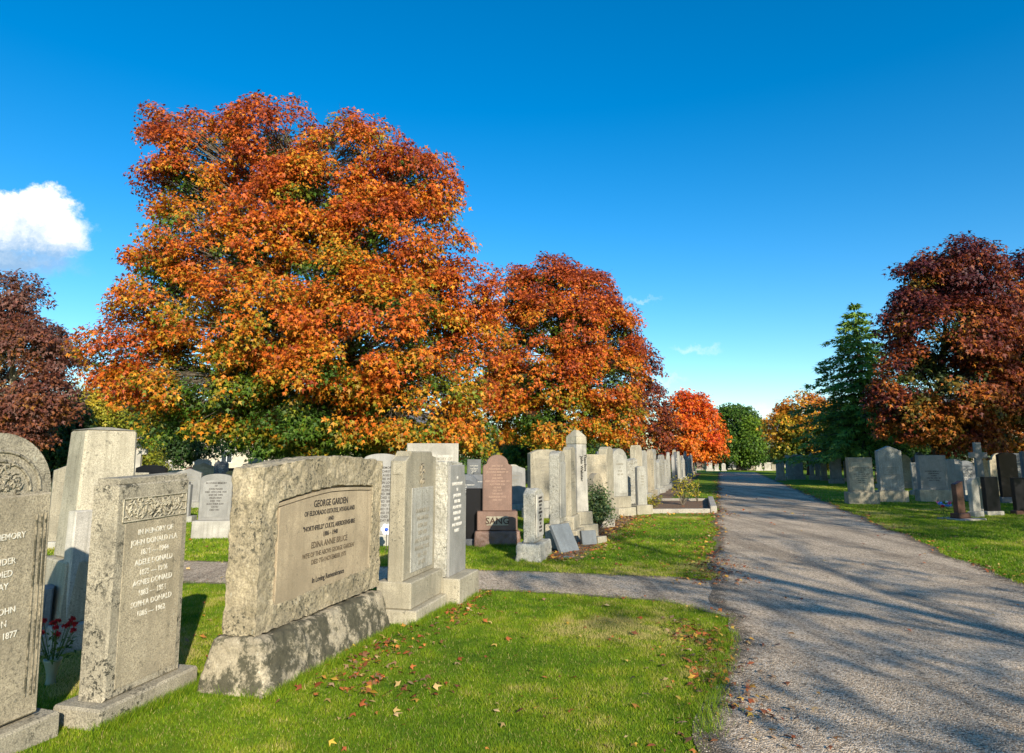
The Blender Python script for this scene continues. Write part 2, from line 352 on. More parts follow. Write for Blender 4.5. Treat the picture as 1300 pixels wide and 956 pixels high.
def build_ground():
    # one sheet to the horizon
    v = [(-1500, -600, 0), (1500, -600, 0), (1500, 2000, 0), (-1500, 2000, 0)]
    setp(link('ground', np_mesh('ground', v, [4], [0, 1, 2, 3]), M['lawn']), kind='structure')
    # main path
    Ys = np.concatenate([np.arange(-14, 3, .5), np.arange(3, 30, .12), np.arange(30, 73.2, .6)])
    cols = np.array([0, .06, .14, .5, .86, .94, 1]); ed = np.array([1, .55, .1, 0, .1, .55, 1])
    L, Rr = xl(Ys), xr(Ys); n = len(cols)
    X = L[:, None]+(Rr-L)[:, None]*cols[None, :]
    Z = .008+.0*X; verts = np.stack([X, np.repeat(Ys[:, None], n, 1), Z], -1).reshape(-1, 3)
    idx = np.arange(len(Ys)*n).reshape(len(Ys), n)
    q = np.stack([idx[:-1, :-1], idx[:-1, 1:], idx[1:, 1:], idx[1:, :-1]], -1).reshape(-1, 4)
    me = np_mesh('gravel_path', verts, [4]*len(q), q.ravel(), {'edge': ('POINT', np.tile(ed, len(Ys)))})
    setp(link('path', me, M['gravel']), kind='structure')
    Xs = np.arange(-30, 3.3, .15); a, bb = side_near(Xs), side_far(Xs)
    cols = np.array([0, .12, .5, .88, 1]); ed = np.array([1, .3, 0, .3, 1]); n = 5
    Y = a[:, None]+(bb-a)[:, None]*cols[None]
    verts = np.stack([np.repeat(Xs[:, None], n, 1), Y, np.full_like(Y, .004)], -1).reshape(-1, 3)
    idx = np.arange(len(Xs)*n).reshape(len(Xs), n)
    q = np.stack([idx[:-1, :-1], idx[1:, :-1], idx[1:, 1:], idx[:-1, 1:]], -1).reshape(-1, 4)
    me = np_mesh('side_path', verts, [4]*len(q), q.ravel(), {'edge': ('POINT', np.tile(ed, len(Xs)))})
    setp(link('side_path', me, M['gravel']), kind='structure')
    # leafy soil strip along the foot of the left row
    def strip(name, Y0, Y1, x0, x1, z=.012):
        Ys = np.arange(Y0, Y1, .15); r = np.random.default_rng(3)
        w = .12*np.sin(Ys*2.7)+.08*np.sin(Ys*6.1)+r.normal(0, .02, len(Ys))
        A = x0+.3*Ys; B = x1+.3*Ys+w*np.sin(np.clip((Ys-Y0)/(Y1-Y0), 0, 1)*3.14)
        verts = np.stack([np.stack([A, B], 1), np.stack([Ys, Ys], 1), np.full((len(Ys), 2), z)], -1).reshape(-1, 3)
        idx = np.arange(len(Ys)*2).reshape(-1, 2)
        q = np.stack([idx[:-1, 0], idx[:-1, 1], idx[1:, 1], idx[1:, 0]], -1)
        setp(link(name, np_mesh(name, verts, [4]*len(q), q.ravel()), M['soil']), kind='structure')
    strip('soil_strip', 11.2, 19.2, -3.4, -2.25)
    strip('soil_strip', 22.5, 70, -3.6, -1.9)
build_ground()

def in_soil(X, Y):
    return ((Y > 11.3) & (Y < 19) & (X > -3.3+.3*Y) & (X < -2.35+.3*Y)) | ((Y > 22.5) & (X > -3.3+.3*Y) & (X < -2.0+.3*Y))

def in_kerb(X, Y):
    return (Y > 18.95) & (Y < 22.3) & (X > 3.0) & (X < 6.9+.0*Y)

def grass():
    m = leaf_mat('grass_blades', ((0, (.045, .11, .008)), (.35, (.12, .23, .010)), (.7, (.23, .32, .014)), (.88, (.36, .38, .03)), (1, (.50, .42, .15))), .35, .15)
    def field(n, Y0, Y1, hgt, wid, seed, xlo, xhi):
        r = np.random.default_rng(seed)
        Y = Y0+(Y1-Y0)*r.random(n)**1.0; X = xlo(Y)+(xhi(Y)-xlo(Y))*r.random(n)
        edge = r.normal(0, .07, n)
        k = ~on_path(X+edge, Y+edge) & ~(in_soil(X, Y) & (r.random(n) > .06)) & ~(in_kerb(X, Y) & (r.random(n) > .02)) & (np.abs(X) < Y*.80+.8)
        X, Y = X[k], Y[k]; n = len(X)
        nz = np.array([noise.noise((x*1.1, y*1.1, 0)) for x, y in zip(X, Y)]) if n < 600000 else 0
        nz2 = np.array([noise.noise((x*5, y*5, 3)) for x, y in zip(X, Y)]); nz3 = np.array([noise.noise((x*.45, y*.45, 9)) for x, y in zip(X, Y)])
        ang = r.random(n)*6.283; h = hgt*(.55+.8*r.random(n))*(1+.6*nz2); w = wid*(.7+.6*r.random(n))
        lean = r.normal(0, .5, (n, 2))*h[:, None]
        dx, dy = np.cos(ang)*w/2, np.sin(ang)*w/2
        z0 = np.full(n, -.003)
        v = np.empty((n, 3, 3)); v[:, 0] = np.stack([X-dx, Y-dy, z0], 1); v[:, 1] = np.stack([X+dx, Y+dy, z0], 1)
        v[:, 2] = np.stack([X+lean[:, 0], Y+lean[:, 1], h], 1)
        hue = np.clip(.54+.42*nz+.40*nz2+.60*nz3+r.normal(0, .14, n), 0, 1); hue[r.random(n) < .06] = 1.0
        tone = np.clip(r.normal(1, .18, n), .5, 1.6)
        return v.reshape(-1, 3), hue, tone
    parts = [field(380000, 3.2, 7.2, .019, .0040, 1, lambda Y: -.8*Y-1, lambda Y: xl(Y)+.1),
             field(260000, 7.0, 10, .022, .005, 2, lambda Y: -.75*Y, lambda Y: xl(Y)+.1),
             field(230000, 9.4, 19.5, .030, .008, 3, lambda Y: -.2*Y-.8, lambda Y: xl(Y)+.1),
             field(90000, 9.4, 19, .034, .012, 4, lambda Y: -.75*Y, lambda Y: -.2*Y-.8),
             field(170000, 7.5, 24, .034, .010, 5, lambda Y: xr(Y)-.1, lambda Y: .75*Y+1),
             field(120000, 19, 40, .036, .02, 6, lambda Y: -.5*Y, lambda Y: .75*Y)]
    def tufts(lines, n, seed):
        r = np.random.default_rng(seed); Xs, Ys = [], []
        for (x0, y0, x1, y1, sp, w_) in lines:
            m = int(n*w_); t = r.random(m); c = np.abs(np.sin(t*37+r.normal(0, .2, m)))**2; t = t[c > .15]; m = len(t)
            Xs.append(x0+(x1-x0)*t+r.normal(0, sp, m)); Ys.append(y0+(y1-y0)*t+r.normal(0, sp, m))
        X, Y = np.concatenate(Xs), np.concatenate(Ys); n = len(X); ang = r.random(n)*6.283; h = .055*(.5+r.random(n)); w = .004
        lean = r.normal(0, .45, (n, 2))*h[:, None]; dx, dy = np.cos(ang)*w/2, np.sin(ang)*w/2; v = np.empty((n, 3, 3)); z0 = np.zeros(n)
        v[:, 0] = np.stack([X-dx, Y-dy, z0], 1); v[:, 1] = np.stack([X+dx, Y+dy, z0], 1); v[:, 2] = np.stack([X+lean[:, 0], Y+lean[:, 1], h], 1)
        return v.reshape(-1, 3), np.clip(r.normal(.5, .22, n), 0, 1), np.clip(r.normal(1, .2, n), .5, 1.6)
    parts.append(tufts([(-1.62, 4.85, -1.06, 6.8, .03, 1), (-.95, 6.85, -.42, 8.35, .03, .8), (-2.42, 4.3, -2.2, 5.2, .03, .6), (-2.36, 5.22, -1.7, 4.95, .03, .4), (.15, 10.9, .62, 11.6, .03, .5),
                        (1.12, 4.3, 1.98, 6.6, .05, .5), (-.45, 12.7, .2, 12.8, .03, .5)], 7000, 21))
    V = np.concatenate([p[0] for p in parts]); h = np.concatenate([p[1] for p in parts]); t = np.concatenate([p[2] for p in parts])
    n = len(V)//3
    me = np_mesh('lawn_grass', V, np.full(n, 3), np.arange(3*n), {'hue': ('FACE', h), 'tone': ('FACE', t)})
    setp(link('lawn_grass', me, m), label='mown green grass of the cemetery lawns', cat='grass', kind='stuff')
grass()

LV = np.array([(0, 0, 0), (-.50, .40, -.10), (-.15, .45, .03), (0, 1, -.12), (.15, .45, .03), (.50, .40, -.10)])
LF = [4, 3, 3]; LL = np.array([0, 4, 3, 2, 0, 2, 1, 0, 5, 4])
def leaves_mesh(name, pos, nrm, tip, size, hue, tone, shape=LV):
    n = len(pos)
    nrm = nrm/np.linalg.norm(nrm, axis=1, keepdims=True)
    tip = tip-nrm*np.sum(tip*nrm, 1, keepdims=True); tip /= np.linalg.norm(tip, axis=1, keepdims=True)+1e-9
    sd = np.cross(tip, nrm)
    v = pos[:, None]+size[:, None, None]*(sd[:, None]*shape[None, :, 0:1]+tip[:, None]*shape[None, :, 1:2]+nrm[:, None]*shape[None, :, 2:3])
    loops = (np.arange(n)[:, None]*6+LL[None]).ravel()
    return np_mesh(name, v.reshape(-1, 3), np.tile(LF, n), loops, {'hue': ('FACE', np.repeat(hue, 3)), 'tone': ('FACE', np.repeat(tone, 3))})

def litter():
    # fallen leaves
    r = np.random.default_rng(11); pts = []
    def sc(n, fn):
        for _ in range(n): pts.append(fn())
    sc(150, lambda: (r.uniform(-1.2, 1.9), r.uniform(4, 8.6)))
    sc(70, lambda: (lambda Y: (float(xl(Y))+r.normal(-.05, .12), Y))(r.uniform(4, 8)))
    sc(60, lambda: (lambda Y: (-1.0+.3*(Y-6.8)+abs(r.normal(.1, .12)), Y))(r.uniform(5.2, 8.6)))
    sc(60, lambda: (r.uniform(-6, -2.2), r.uniform(6, 12)))
    for (cx, cy, sx, sy, n_) in ((-1.15, 6.0, .22, .5, 90), (-.45, 8.35, .12, .12, 45), (-.55, 7.6, .12, .4, 50), (1.7, 6.2, .18, .5, 110), (1.45, 5.0, .15, .5, 60), (.7, 11.3, .15, .2, 40), (-2.2, 6.9, .4, .7, 90), (-1.0, 5.1, .3, .25, 50), (2.6, 9.4, .3, .25, 60), (3.2, 10.9, .15, 1.0, 70)):
        sc(n_*2, lambda: (cx+r.normal(0, sx), cy+r.normal(0, sy)))
    sc(800, lambda: (lambda Y: (-2.6+.3*Y+r.normal(.25, .28), Y))(r.uniform(10.9, 19)))
    sc(240, lambda: (lambda Y: (r.uniform(-2.0, 0)+.3*Y, Y))(r.uniform(10, 19)))
    sc(260, lambda: (r.uniform(3.2, 6.4), r.uniform(19.1, 22.2)))
    sc(700, lambda: (lambda Y: (float(xl(Y))+r.normal(-.05, .16), Y))(9.8+40*r.random()**1.8))
    sc(400, lambda: (lambda Y: (float(xr(Y))+r.normal(.05, .14), Y))(8+32*r.random()**1.5))
    sc(60, lambda: (lambda Y: (r.uniform(.1, 3.6)+float(xl(Y)), Y))(r.uniform(5, 30)))
    sc(200, lambda: (lambda Y: (float(xr(Y))+abs(r.normal(0, 1.8)), Y))(r.uniform(8, 40)))
    sc(900, lambda: (r.uniform(-16, 2), r.uniform(12, 30)))
    p = np.array([(x, y, .022+.01*r.random()) for x, y in pts]); n = len(p)
    nr_ = np.stack([r.normal(0, .35, n), r.normal(0, .35, n), np.ones(n)], 1); tp = np.stack([r.normal(size=n), r.normal(size=n), r.normal(0, .1, n)], 1)
    d = p[:, 1]; size = r.uniform(.025, .075, n)*(1+np.clip(d-9, 0, 10)*.06)
    m = leaf_mat('fallen_leaf', ((0, (.55, .38, .20)), (.12, (.58, .38, .05)), (.3, (.50, .17, .04)), (.6, (.33, .08, .025)), (.8, (.20, .09, .04)), (1, (.40, .26, .14))), .2)
    me = leaves_mesh('fallen_leaves', p, nr_, tp, size, r.random(n), np.clip(r.normal(1, .2, n), .5, 1.5))
    setp(link('fallen_leaves', me, m), label='scattered brown, red and yellow fallen leaves on grass and path', cat='leaves', kind='stuff')
    # loose gravel close to the camera
    n = 60000; Y = 3.8+7.5*r.random(n)**1.3; X = xl(Y)+(xr(Y)-xl(Y))*r.random(n)
    k = X < Y*.85; X, Y = X[k], Y[k]; n = len(X)
    o = np.array([(1, 0, 0), (-1, 0, 0), (0, 1, 0), (0, -1, 0), (0, 0, 1)])*1.0
    s = r.uniform(.0025, .0065, n); a = r.random(n)*6.28; ca, sa = np.cos(a), np.sin(a); asp = r.uniform(.6, 1.3, n)
    V = np.empty((n, 5, 3)); 
    for i in range(5):
        x, y, z = o[i][0]*s*asp, o[i][1]*s, o[i][2]*s*.8
        V[:, i] = np.stack([X+x*ca-y*sa, Y+x*sa+y*ca, .007+z], 1)
    f = np.array([0, 2, 4, 2, 1, 4, 1, 3, 4, 3, 0, 4])
    m, nt, b = new_mat('loose_gravel'); at = nt.nodes.new('ShaderNodeAttribute'); at.attribute_name = 'hue'
    rr = ramp(nt, ((0, (.05, .045, .04)), (.3, (.36, .28, .20)), (.8, (.60, .48, .35)), (1, (.84, .72, .56)))); nt.links.new(at.outputs['Fac'], rr.inputs[0]); nt.links.new(rr.outputs[0], b.inputs['Base Color'])
    me = np_mesh('loose_gravel', V.reshape(-1, 3), np.full(n*4, 3), (np.arange(n)[:, None]*5+f[None]).ravel(), {'hue': ('FACE', np.repeat(r.random(n), 4))})
    setp(link('loose_gravel', me, m), label='loose grey gravel chips on the path surface', cat='gravel', kind='stuff')
litter()

# ------------------------------------------------------------------ trees
def tube(pts, rads, sides=6):
    """verts, quads for a tapered tube"""
    V, Q = [], []
    prev = None
    for i, p in enumerate(pts):
        d = (Vector(pts[min(i+1, len(pts)-1)])-Vector(pts[max(i-1, 0)]))
        if d.length < 1e-6: d = Vector((0, 0, 1))
        d.normalize(); a = d.orthogonal().normalized() if prev is None else (prev-d*prev.dot(d)).normalized()
        prev = a; b = d.cross(a)
        for k in range(sides):
            t = 6.2832*k/sides; V.append(tuple(Vector(p)+(a*math.cos(t)+b*math.sin(t))*rads[i]))
        if i:
            o = (i-1)*sides
            for k in range(sides): Q.append((o+k, o+(k+1) % sides, o+sides+(k+1) % sides, o+sides+k))
    return V, Q
class Tubes:
    def __init__(s): s.V, s.Q = [], []
    def add(s, pts, rads, sides=6):
        v, q = tube(pts, rads, sides); o = len(s.V); s.V += v; s.Q += [tuple(i+o for i in f) for f in q]
    def mesh(s, name):
        me = bpy.data.meshes.new(name); me.from_pydata(s.V, [], s.Q); me.polygons.foreach_set('use_smooth', [True]*len(me.polygons)); return me
def bend(a, b, sag, rg, n=5, jit=.12):
    a, b = Vector(a), Vector(b); L = (b-a).length; out = []
    for i in range(n+1):
        t = i/n; p = a.lerp(b, t); p.z += sag*L*math.sin(t*math.pi)
        if 0 < i < n: p += Vector((rg.uniform(-1, 1), rg.uniform(-1, 1), rg.uniform(-1, 1)))*jit*L*.25
        out.append(tuple(p))
    return out

def tree(name, label, cat, base, blobs, mat, bark, leaf=.17, per=170, nclump=300, csize=.8, hue=(.6, .3, .1), seed=1, trunk_r=.28, fork=.3,
         group=None, sparse=1.0, depth=.9, trunks=None, qmin=.66, flat=.5, inner=.16, limb_r=.09):
    """blobs: world ellipsoids (x,y,z, rx,ry,rz, hue shift); hue = (outer, inner, spread)"""
    rg = random.Random(seed); r = np.random.default_rng(seed)
    root = empty(name, (base[0], base[1], 0), 0, label, cat, group); B = Vector((base[0], base[1], 0))
    B_ = np.array([b[:6] for b in blobs]); C = B_[:, :3]; Rd = B_[:, 3:6]
    top = max(b[2]+b[5] for b in blobs); bot = min(b[2]-b[5] for b in blobs)
    wts = (Rd[:, 0]*Rd[:, 2]+Rd[:, 0]*Rd[:, 1]+Rd[:, 1]*Rd[:, 2]); wts = wts/wts.sum()
    clumps = []; tries = 0
    while len(clumps) < nclump and tries < nclump*12:
        tries += 1
        i = int(r.choice(len(blobs), p=wts)); d = r.normal(size=3); d /= np.linalg.norm(d)
        inn = r.random() < inner
        f = r.uniform(.25, .65) if inn else r.uniform(.68, 1.03)
        p = C[i]+d*Rd[i]*f
        q = np.min(np.linalg.norm((p-C)/Rd, axis=1)) 
        if not inn and q < qmin: continue
        if p[2] < .9: continue
        nz = noise.noise(Vector(p)*.45+Vector((seed*3.1, 0, 0)))
        if not inn and nz < -.28*max(sparse, .2): continue       # holes in the crown
        clumps.append((p, d if not inn else d*.4, i, inn, nz, q))
    P_, N_, T_, S_, H_, O_ = [], [], [], [], [], []
    tb = Tubes(); lim = Tubes()
    H0 = top*fork
    tops = trunks or [(0, 0)]
    tt = Vector((rg.uniform(-.3, .3), rg.uniform(-.3, .3), H0))
    trunk_mesh = Tubes()
    trunk_mesh.add([(0, 0, -.1), (0, 0, .15), (.02, 0, .6), tuple(tt*.55+Vector((.06, .03, 0))), tuple(tt)], [trunk_r*1.5, trunk_r*1.2, trunk_r, trunk_r*.92, trunk_r*.8], 10)
    cen = np.average(C, axis=0, weights=wts); leader = Vector((cen[0]-B.x, cen[1]-B.y, top*.80))
    trunk_mesh.add([tuple(tt), tuple(tt.lerp(leader, .35)+Vector((.15, .1, 0))), tuple(tt.lerp(leader, .7)), tuple(leader)], [trunk_r*.8, trunk_r*.5, trunk_r*.28, .03], 8)
    mids = []
    for i, b in enumerate(blobs):
        c = Vector(b[:3])-B
        lead_t = max(0, min(1, ((c.z-c.xy.length*.75)-H0)/max(.1, top*.80-H0)))*rg.uniform(.7, 1.0)
        st_ = tt.lerp(leader, lead_t) if lead_t > 0 else tt*rg.uniform(.75, 1.0)
        tgt = c+Vector((0, 0, b[5]*.25)); L = (tgt-st_).length
        pts = bend(st_, tgt, .10, rg, 6, .10); n = len(pts)
        r0 = limb_r*(.7+.5*min(2, L/5)); rads = [r0*(1-.68*k/(n-1)) for k in range(n)]
        lim.add(pts, rads, 6); mids.append((pts, rads))
    for (p, d, i, inn, nz, q) in clumps:
        cr = csize*rg.uniform(.65, 1.25)*(.8 if inn else 1)
        n = max(8, int(per*(cr/csize)**2*(.45 if inn else 1)*rg.uniform(.75, 1.2)))
        g = r.normal(size=(n, 3)); g /= np.linalg.norm(g, axis=1, keepdims=True); g *= (r.random((n, 1))**.45)
        axis_n = np.array([d[0]*.45, d[1]*.45, .9]); axis_n /= np.linalg.norm(axis_n)
        comp = g@axis_n; off = (g-np.outer(comp, axis_n)*(1-flat))*cr
        # dome: edges droop
        rad = np.linalg.norm(off, axis=1)/cr; off[:, 2] -= rad**2*cr*.28
        pos = p+off
        nrm = np.array([0, 0, .55])+d*.55+off/cr*.35+r.normal(0, .58, (n, 3))
        nrm += np.array(sun_dir)*.25
        tip = off/cr+d*.5+np.array([0, 0, -.55])+r.normal(0, .4, (n, 3))
        P_.append(pos); N_.append(nrm); T_.append(tip); S_.append(leaf*r.uniform(.5, 1.3, n))
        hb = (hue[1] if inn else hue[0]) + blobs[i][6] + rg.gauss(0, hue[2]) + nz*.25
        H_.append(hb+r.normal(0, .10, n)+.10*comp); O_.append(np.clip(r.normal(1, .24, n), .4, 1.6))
        pts, rads = mids[i]; k = rg.choice([2, 3, 4, 5, 6]) ; s0 = Vector(pts[k]); e = Vector(p)-B
        L = (e-s0).length
        bp = bend(s0, e, .06, rg, 4, .16); rr = min(rads[k]*.6, .022+.008*L)
        tb.add(bp, [rr, rr*.8, rr*.6, rr*.42, rr*.25], 4)
        for _ in range(2):
            e2 = e+Vector((rg.uniform(-1, 1), rg.uniform(-1, 1), rg.uniform(-.4, .6)))*cr*.8
            tb.add([bp[2], tuple((Vector(bp[2])+e2)/2+Vector((0, 0, .05))), tuple(e2)], [rr*.4, rr*.28, rr*.15], 3)
    pos = np.concatenate(P_)-np.array(B)
    me = leaves_mesh(name+'_crown', pos, np.concatenate(N_), np.concatenate(T_), np.concatenate(S_), np.clip(np.concatenate(H_), 0.0, 1), np.concatenate(O_))
    link('trunk', trunk_mesh.mesh('trunk'), bark, root)
    link('limbs', lim.mesh('limbs'), bark, root)
    link('twigs', tb.mesh('twigs'), bark, root)
    link('crown', me, mat, root)
    return root

def blobs_px(Y, lst, depth=.9, dy=0):
    """(u, v, ru, rv, hue shift[, dy]) -> world ellipsoids at distance Y"""
    out = []
    for b in lst:
        u, v, ru, rv, h = b[:5]; d = b[5] if len(b) > 5 else 0
        x, y, z = P(u, v, Y+d); s = (Y+d)/ray(u, v)[1]
        out.append((x, y, z, ru*s, (ru+rv)*.5*s*depth, rv*s, h))
    return out

def build_trees():
    Y = 24
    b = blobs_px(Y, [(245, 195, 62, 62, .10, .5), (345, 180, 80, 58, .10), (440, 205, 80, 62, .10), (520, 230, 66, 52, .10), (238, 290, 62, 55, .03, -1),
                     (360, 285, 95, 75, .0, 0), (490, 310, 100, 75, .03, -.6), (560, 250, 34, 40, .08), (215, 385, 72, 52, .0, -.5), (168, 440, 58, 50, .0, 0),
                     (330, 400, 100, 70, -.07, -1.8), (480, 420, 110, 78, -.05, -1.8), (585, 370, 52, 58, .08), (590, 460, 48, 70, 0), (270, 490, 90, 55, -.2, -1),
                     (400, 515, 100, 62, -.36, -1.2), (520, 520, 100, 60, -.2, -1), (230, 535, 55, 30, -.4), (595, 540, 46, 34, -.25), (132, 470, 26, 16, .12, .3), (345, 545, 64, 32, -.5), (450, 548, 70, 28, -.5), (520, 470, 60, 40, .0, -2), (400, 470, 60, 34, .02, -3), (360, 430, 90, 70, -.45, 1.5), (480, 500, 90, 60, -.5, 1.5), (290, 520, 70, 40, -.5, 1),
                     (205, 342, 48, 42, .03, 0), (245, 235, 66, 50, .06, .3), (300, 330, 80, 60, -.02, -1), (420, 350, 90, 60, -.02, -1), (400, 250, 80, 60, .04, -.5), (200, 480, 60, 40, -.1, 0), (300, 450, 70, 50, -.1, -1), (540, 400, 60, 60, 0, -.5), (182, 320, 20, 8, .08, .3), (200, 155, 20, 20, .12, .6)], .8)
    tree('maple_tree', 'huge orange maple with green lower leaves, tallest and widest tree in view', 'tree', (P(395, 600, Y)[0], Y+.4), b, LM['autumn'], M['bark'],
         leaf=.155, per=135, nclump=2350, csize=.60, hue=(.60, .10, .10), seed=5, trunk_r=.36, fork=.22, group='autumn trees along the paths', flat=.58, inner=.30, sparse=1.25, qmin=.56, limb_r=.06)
    Y = 40
    b = blobs_px(Y, [(700, 362, 48, 40, .12), (745, 372, 40, 36, .12), (655, 372, 30, 36, .12), (720, 415, 75, 52, .06, -1), (650, 430, 42, 50, .04), (782, 425, 34, 45, .14),
                     (690, 480, 72, 48, 0, -1), (765, 480, 56, 48, -.02, -1), (640, 510, 40, 50, -.05), (700, 535, 70, 34, -.22, -1), (775, 530, 42, 30, -.15)], .85)
    tree('maple_tree', 'orange-red maple with a domed crown behind the tall row of headstones', 'tree', (P(712, 600, Y)[0], Y), b, LM['autumn'], M['bark_dark'],
         leaf=.20, per=110, nclump=1200, csize=.72, qmin=.5, hue=(.63, .2, .09), seed=9, trunk_r=.3, fork=.26, group='autumn trees along the paths', sparse=.85, inner=.28)
    Y = 54
    b = blobs_px(Y, [(812, 470, 24, 36, .1), (820, 512, 26, 40, 0), (800, 545, 34, 26, -.2), (838, 545, 18, 28, -.1)], .9)
    tree('maple_tree', 'dark wine-red maple between the two orange maples left of the path', 'tree', (P(815, 600, Y)[0], Y), b, LM['rust'], M['bark_dark'],
         leaf=.28, per=70, nclump=150, csize=1.0, hue=(.68, .4, .1), seed=12, trunk_r=.24, fork=.25, group='autumn trees along the paths')
    Y = 66
    b = blobs_px(Y, [(873, 520, 30, 24, .05), (862, 548, 34, 28, 0, -1), (893, 545, 24, 34, .12), (878, 568, 34, 16, -.05), (846, 558, 20, 18, -.15)], .9)
    tree('maple_tree', 'small fiery orange maple left of the far end of the path', 'tree', (P(872, 600, Y)[0], Y), b, LM['fire'], M['bark_dark'],
         leaf=.30, per=75, nclump=260, csize=1.0, hue=(.56, .4, .1), seed=14, trunk_r=.22, fork=.25, group='autumn trees along the paths')
    Y = 82
    b = blobs_px(Y, [(935, 532, 24, 22, 0), (928, 556, 20, 24, -.1), (950, 555, 19, 28, .18, -1), (938, 572, 26, 16, 0)], .95)
    tree('broadleaf_tree', 'dense rounded green tree standing at the far end of the path', 'tree', (P(938, 600, Y)[0], Y), b, LM['green'], M['bark_dark'],
         leaf=.30, per=110, nclump=280, csize=1.1, hue=(.45, .3, .12), seed=15, trunk_r=.25, fork=.2, sparse=2, flat=.7)
    Y = 100
    b = blobs_px(Y, [(980, 560, 16, 16, 0), (972, 572, 12, 14, 0)], .9)
    tree('bare_shrub', 'grey-brown nearly leafless shrub right of the round green tree', 'shrub', (P(978, 600, Y)[0], Y), b, LM['wine'], M['bark_pale'],
         leaf=.22, per=9, nclump=120, csize=1.0, hue=(.4, .3, .2), seed=16, trunk_r=.16, fork=.15)
    Y = 62
    b = blobs_px(Y, [(1020, 520, 30, 22, .10), (1000, 545, 26, 22, 0), (1035, 545, 34, 30, 0, -1), (1055, 530, 20, 24, .08), (1015, 568, 34, 14, -.25), (1050, 572, 24, 16, -.25)], .9)
    tree('golden_tree', 'golden and olive tree right of the far end of the path', 'tree', (P(1028, 600, Y)[0], Y), b, LM['gold'], M['bark_dark'],
         leaf=.30, per=75, nclump=260, csize=1.0, hue=(.62, .35, .1), seed=17, trunk_r=.22, fork=.2, group='autumn trees along the paths')
    Y = 34
    b = blobs_px(Y, [(1215, 345, 52, 46, .18), (1170, 360, 36, 34, .18), (1255, 370, 50, 50, .15), (1165, 410, 42, 36, .1), (1220, 420, 62, 48, .05, -1), (1280, 440, 55, 50, .02),
                     (1160, 470, 46, 40, -.05), (1215, 490, 66, 42, -.15, -1), (1285, 510, 50, 40, -.1), (1185, 455, 50, 40, .0), (1170, 525, 56, 36, -.25), (1230, 545, 60, 28, -.22), (1128, 500, 18, 30, 0)], .85)
    tree('maple_tree', 'large dark red maple with rusty lower leaves above the right-hand graves', 'tree', (P(1205, 600, Y)[0], Y+.5), b, LM['rust'], M['bark_dark'],
         leaf=.21, per=105, nclump=900, csize=.72, hue=(.62, .12, .12), seed=21, trunk_r=.33, fork=.24, group='autumn trees along the paths', sparse=.7, inner=.25)
    Y = 38
    b = blobs_px(Y, [(1310, 350, 36, 34, .15), (1330, 410, 55, 50, .1), (1350, 500, 70, 60, -.1), (1300, 460, 30, 50, 0), (1325, 555, 60, 26, -.3), (1268, 400, 30, 60, .1), (1290, 545, 30, 30, -.2)], .85)
    tree('maple_tree', 'dark red maple cut off by the right edge of the view', 'tree', (P(1335, 600, Y)[0], Y), b, LM['rust'], M['bark_dark'],
         leaf=.23, per=90, nclump=420, csize=.8, hue=(.68, .2, .1), seed=22, trunk_r=.3, fork=.24, group='autumn trees along the paths')
    Y = 32
    b = blobs_px(Y, [(18, 378, 30, 38, .1), (-20, 400, 50, 60, .1), (55, 440, 36, 34, .1), (15, 440, 46, 40, 0, -1), (74, 448, 22, 20, .15), (35, 500, 46, 44, -.1, -.5), (-40, 480, 60, 60, 0), (15, 545, 48, 26, -.2), (70, 505, 26, 26, 0)], .85)
    tree('purple_tree', 'purple-leaved tree rising behind the round-topped stone at the left edge', 'tree', (P(5, 600, Y)[0], Y), b, LM['wine'], M['bark_pale'],
         leaf=.19, per=100, nclump=560, csize=.68, hue=(.8, .3, .15), seed=25, trunk_r=.28, fork=.25)
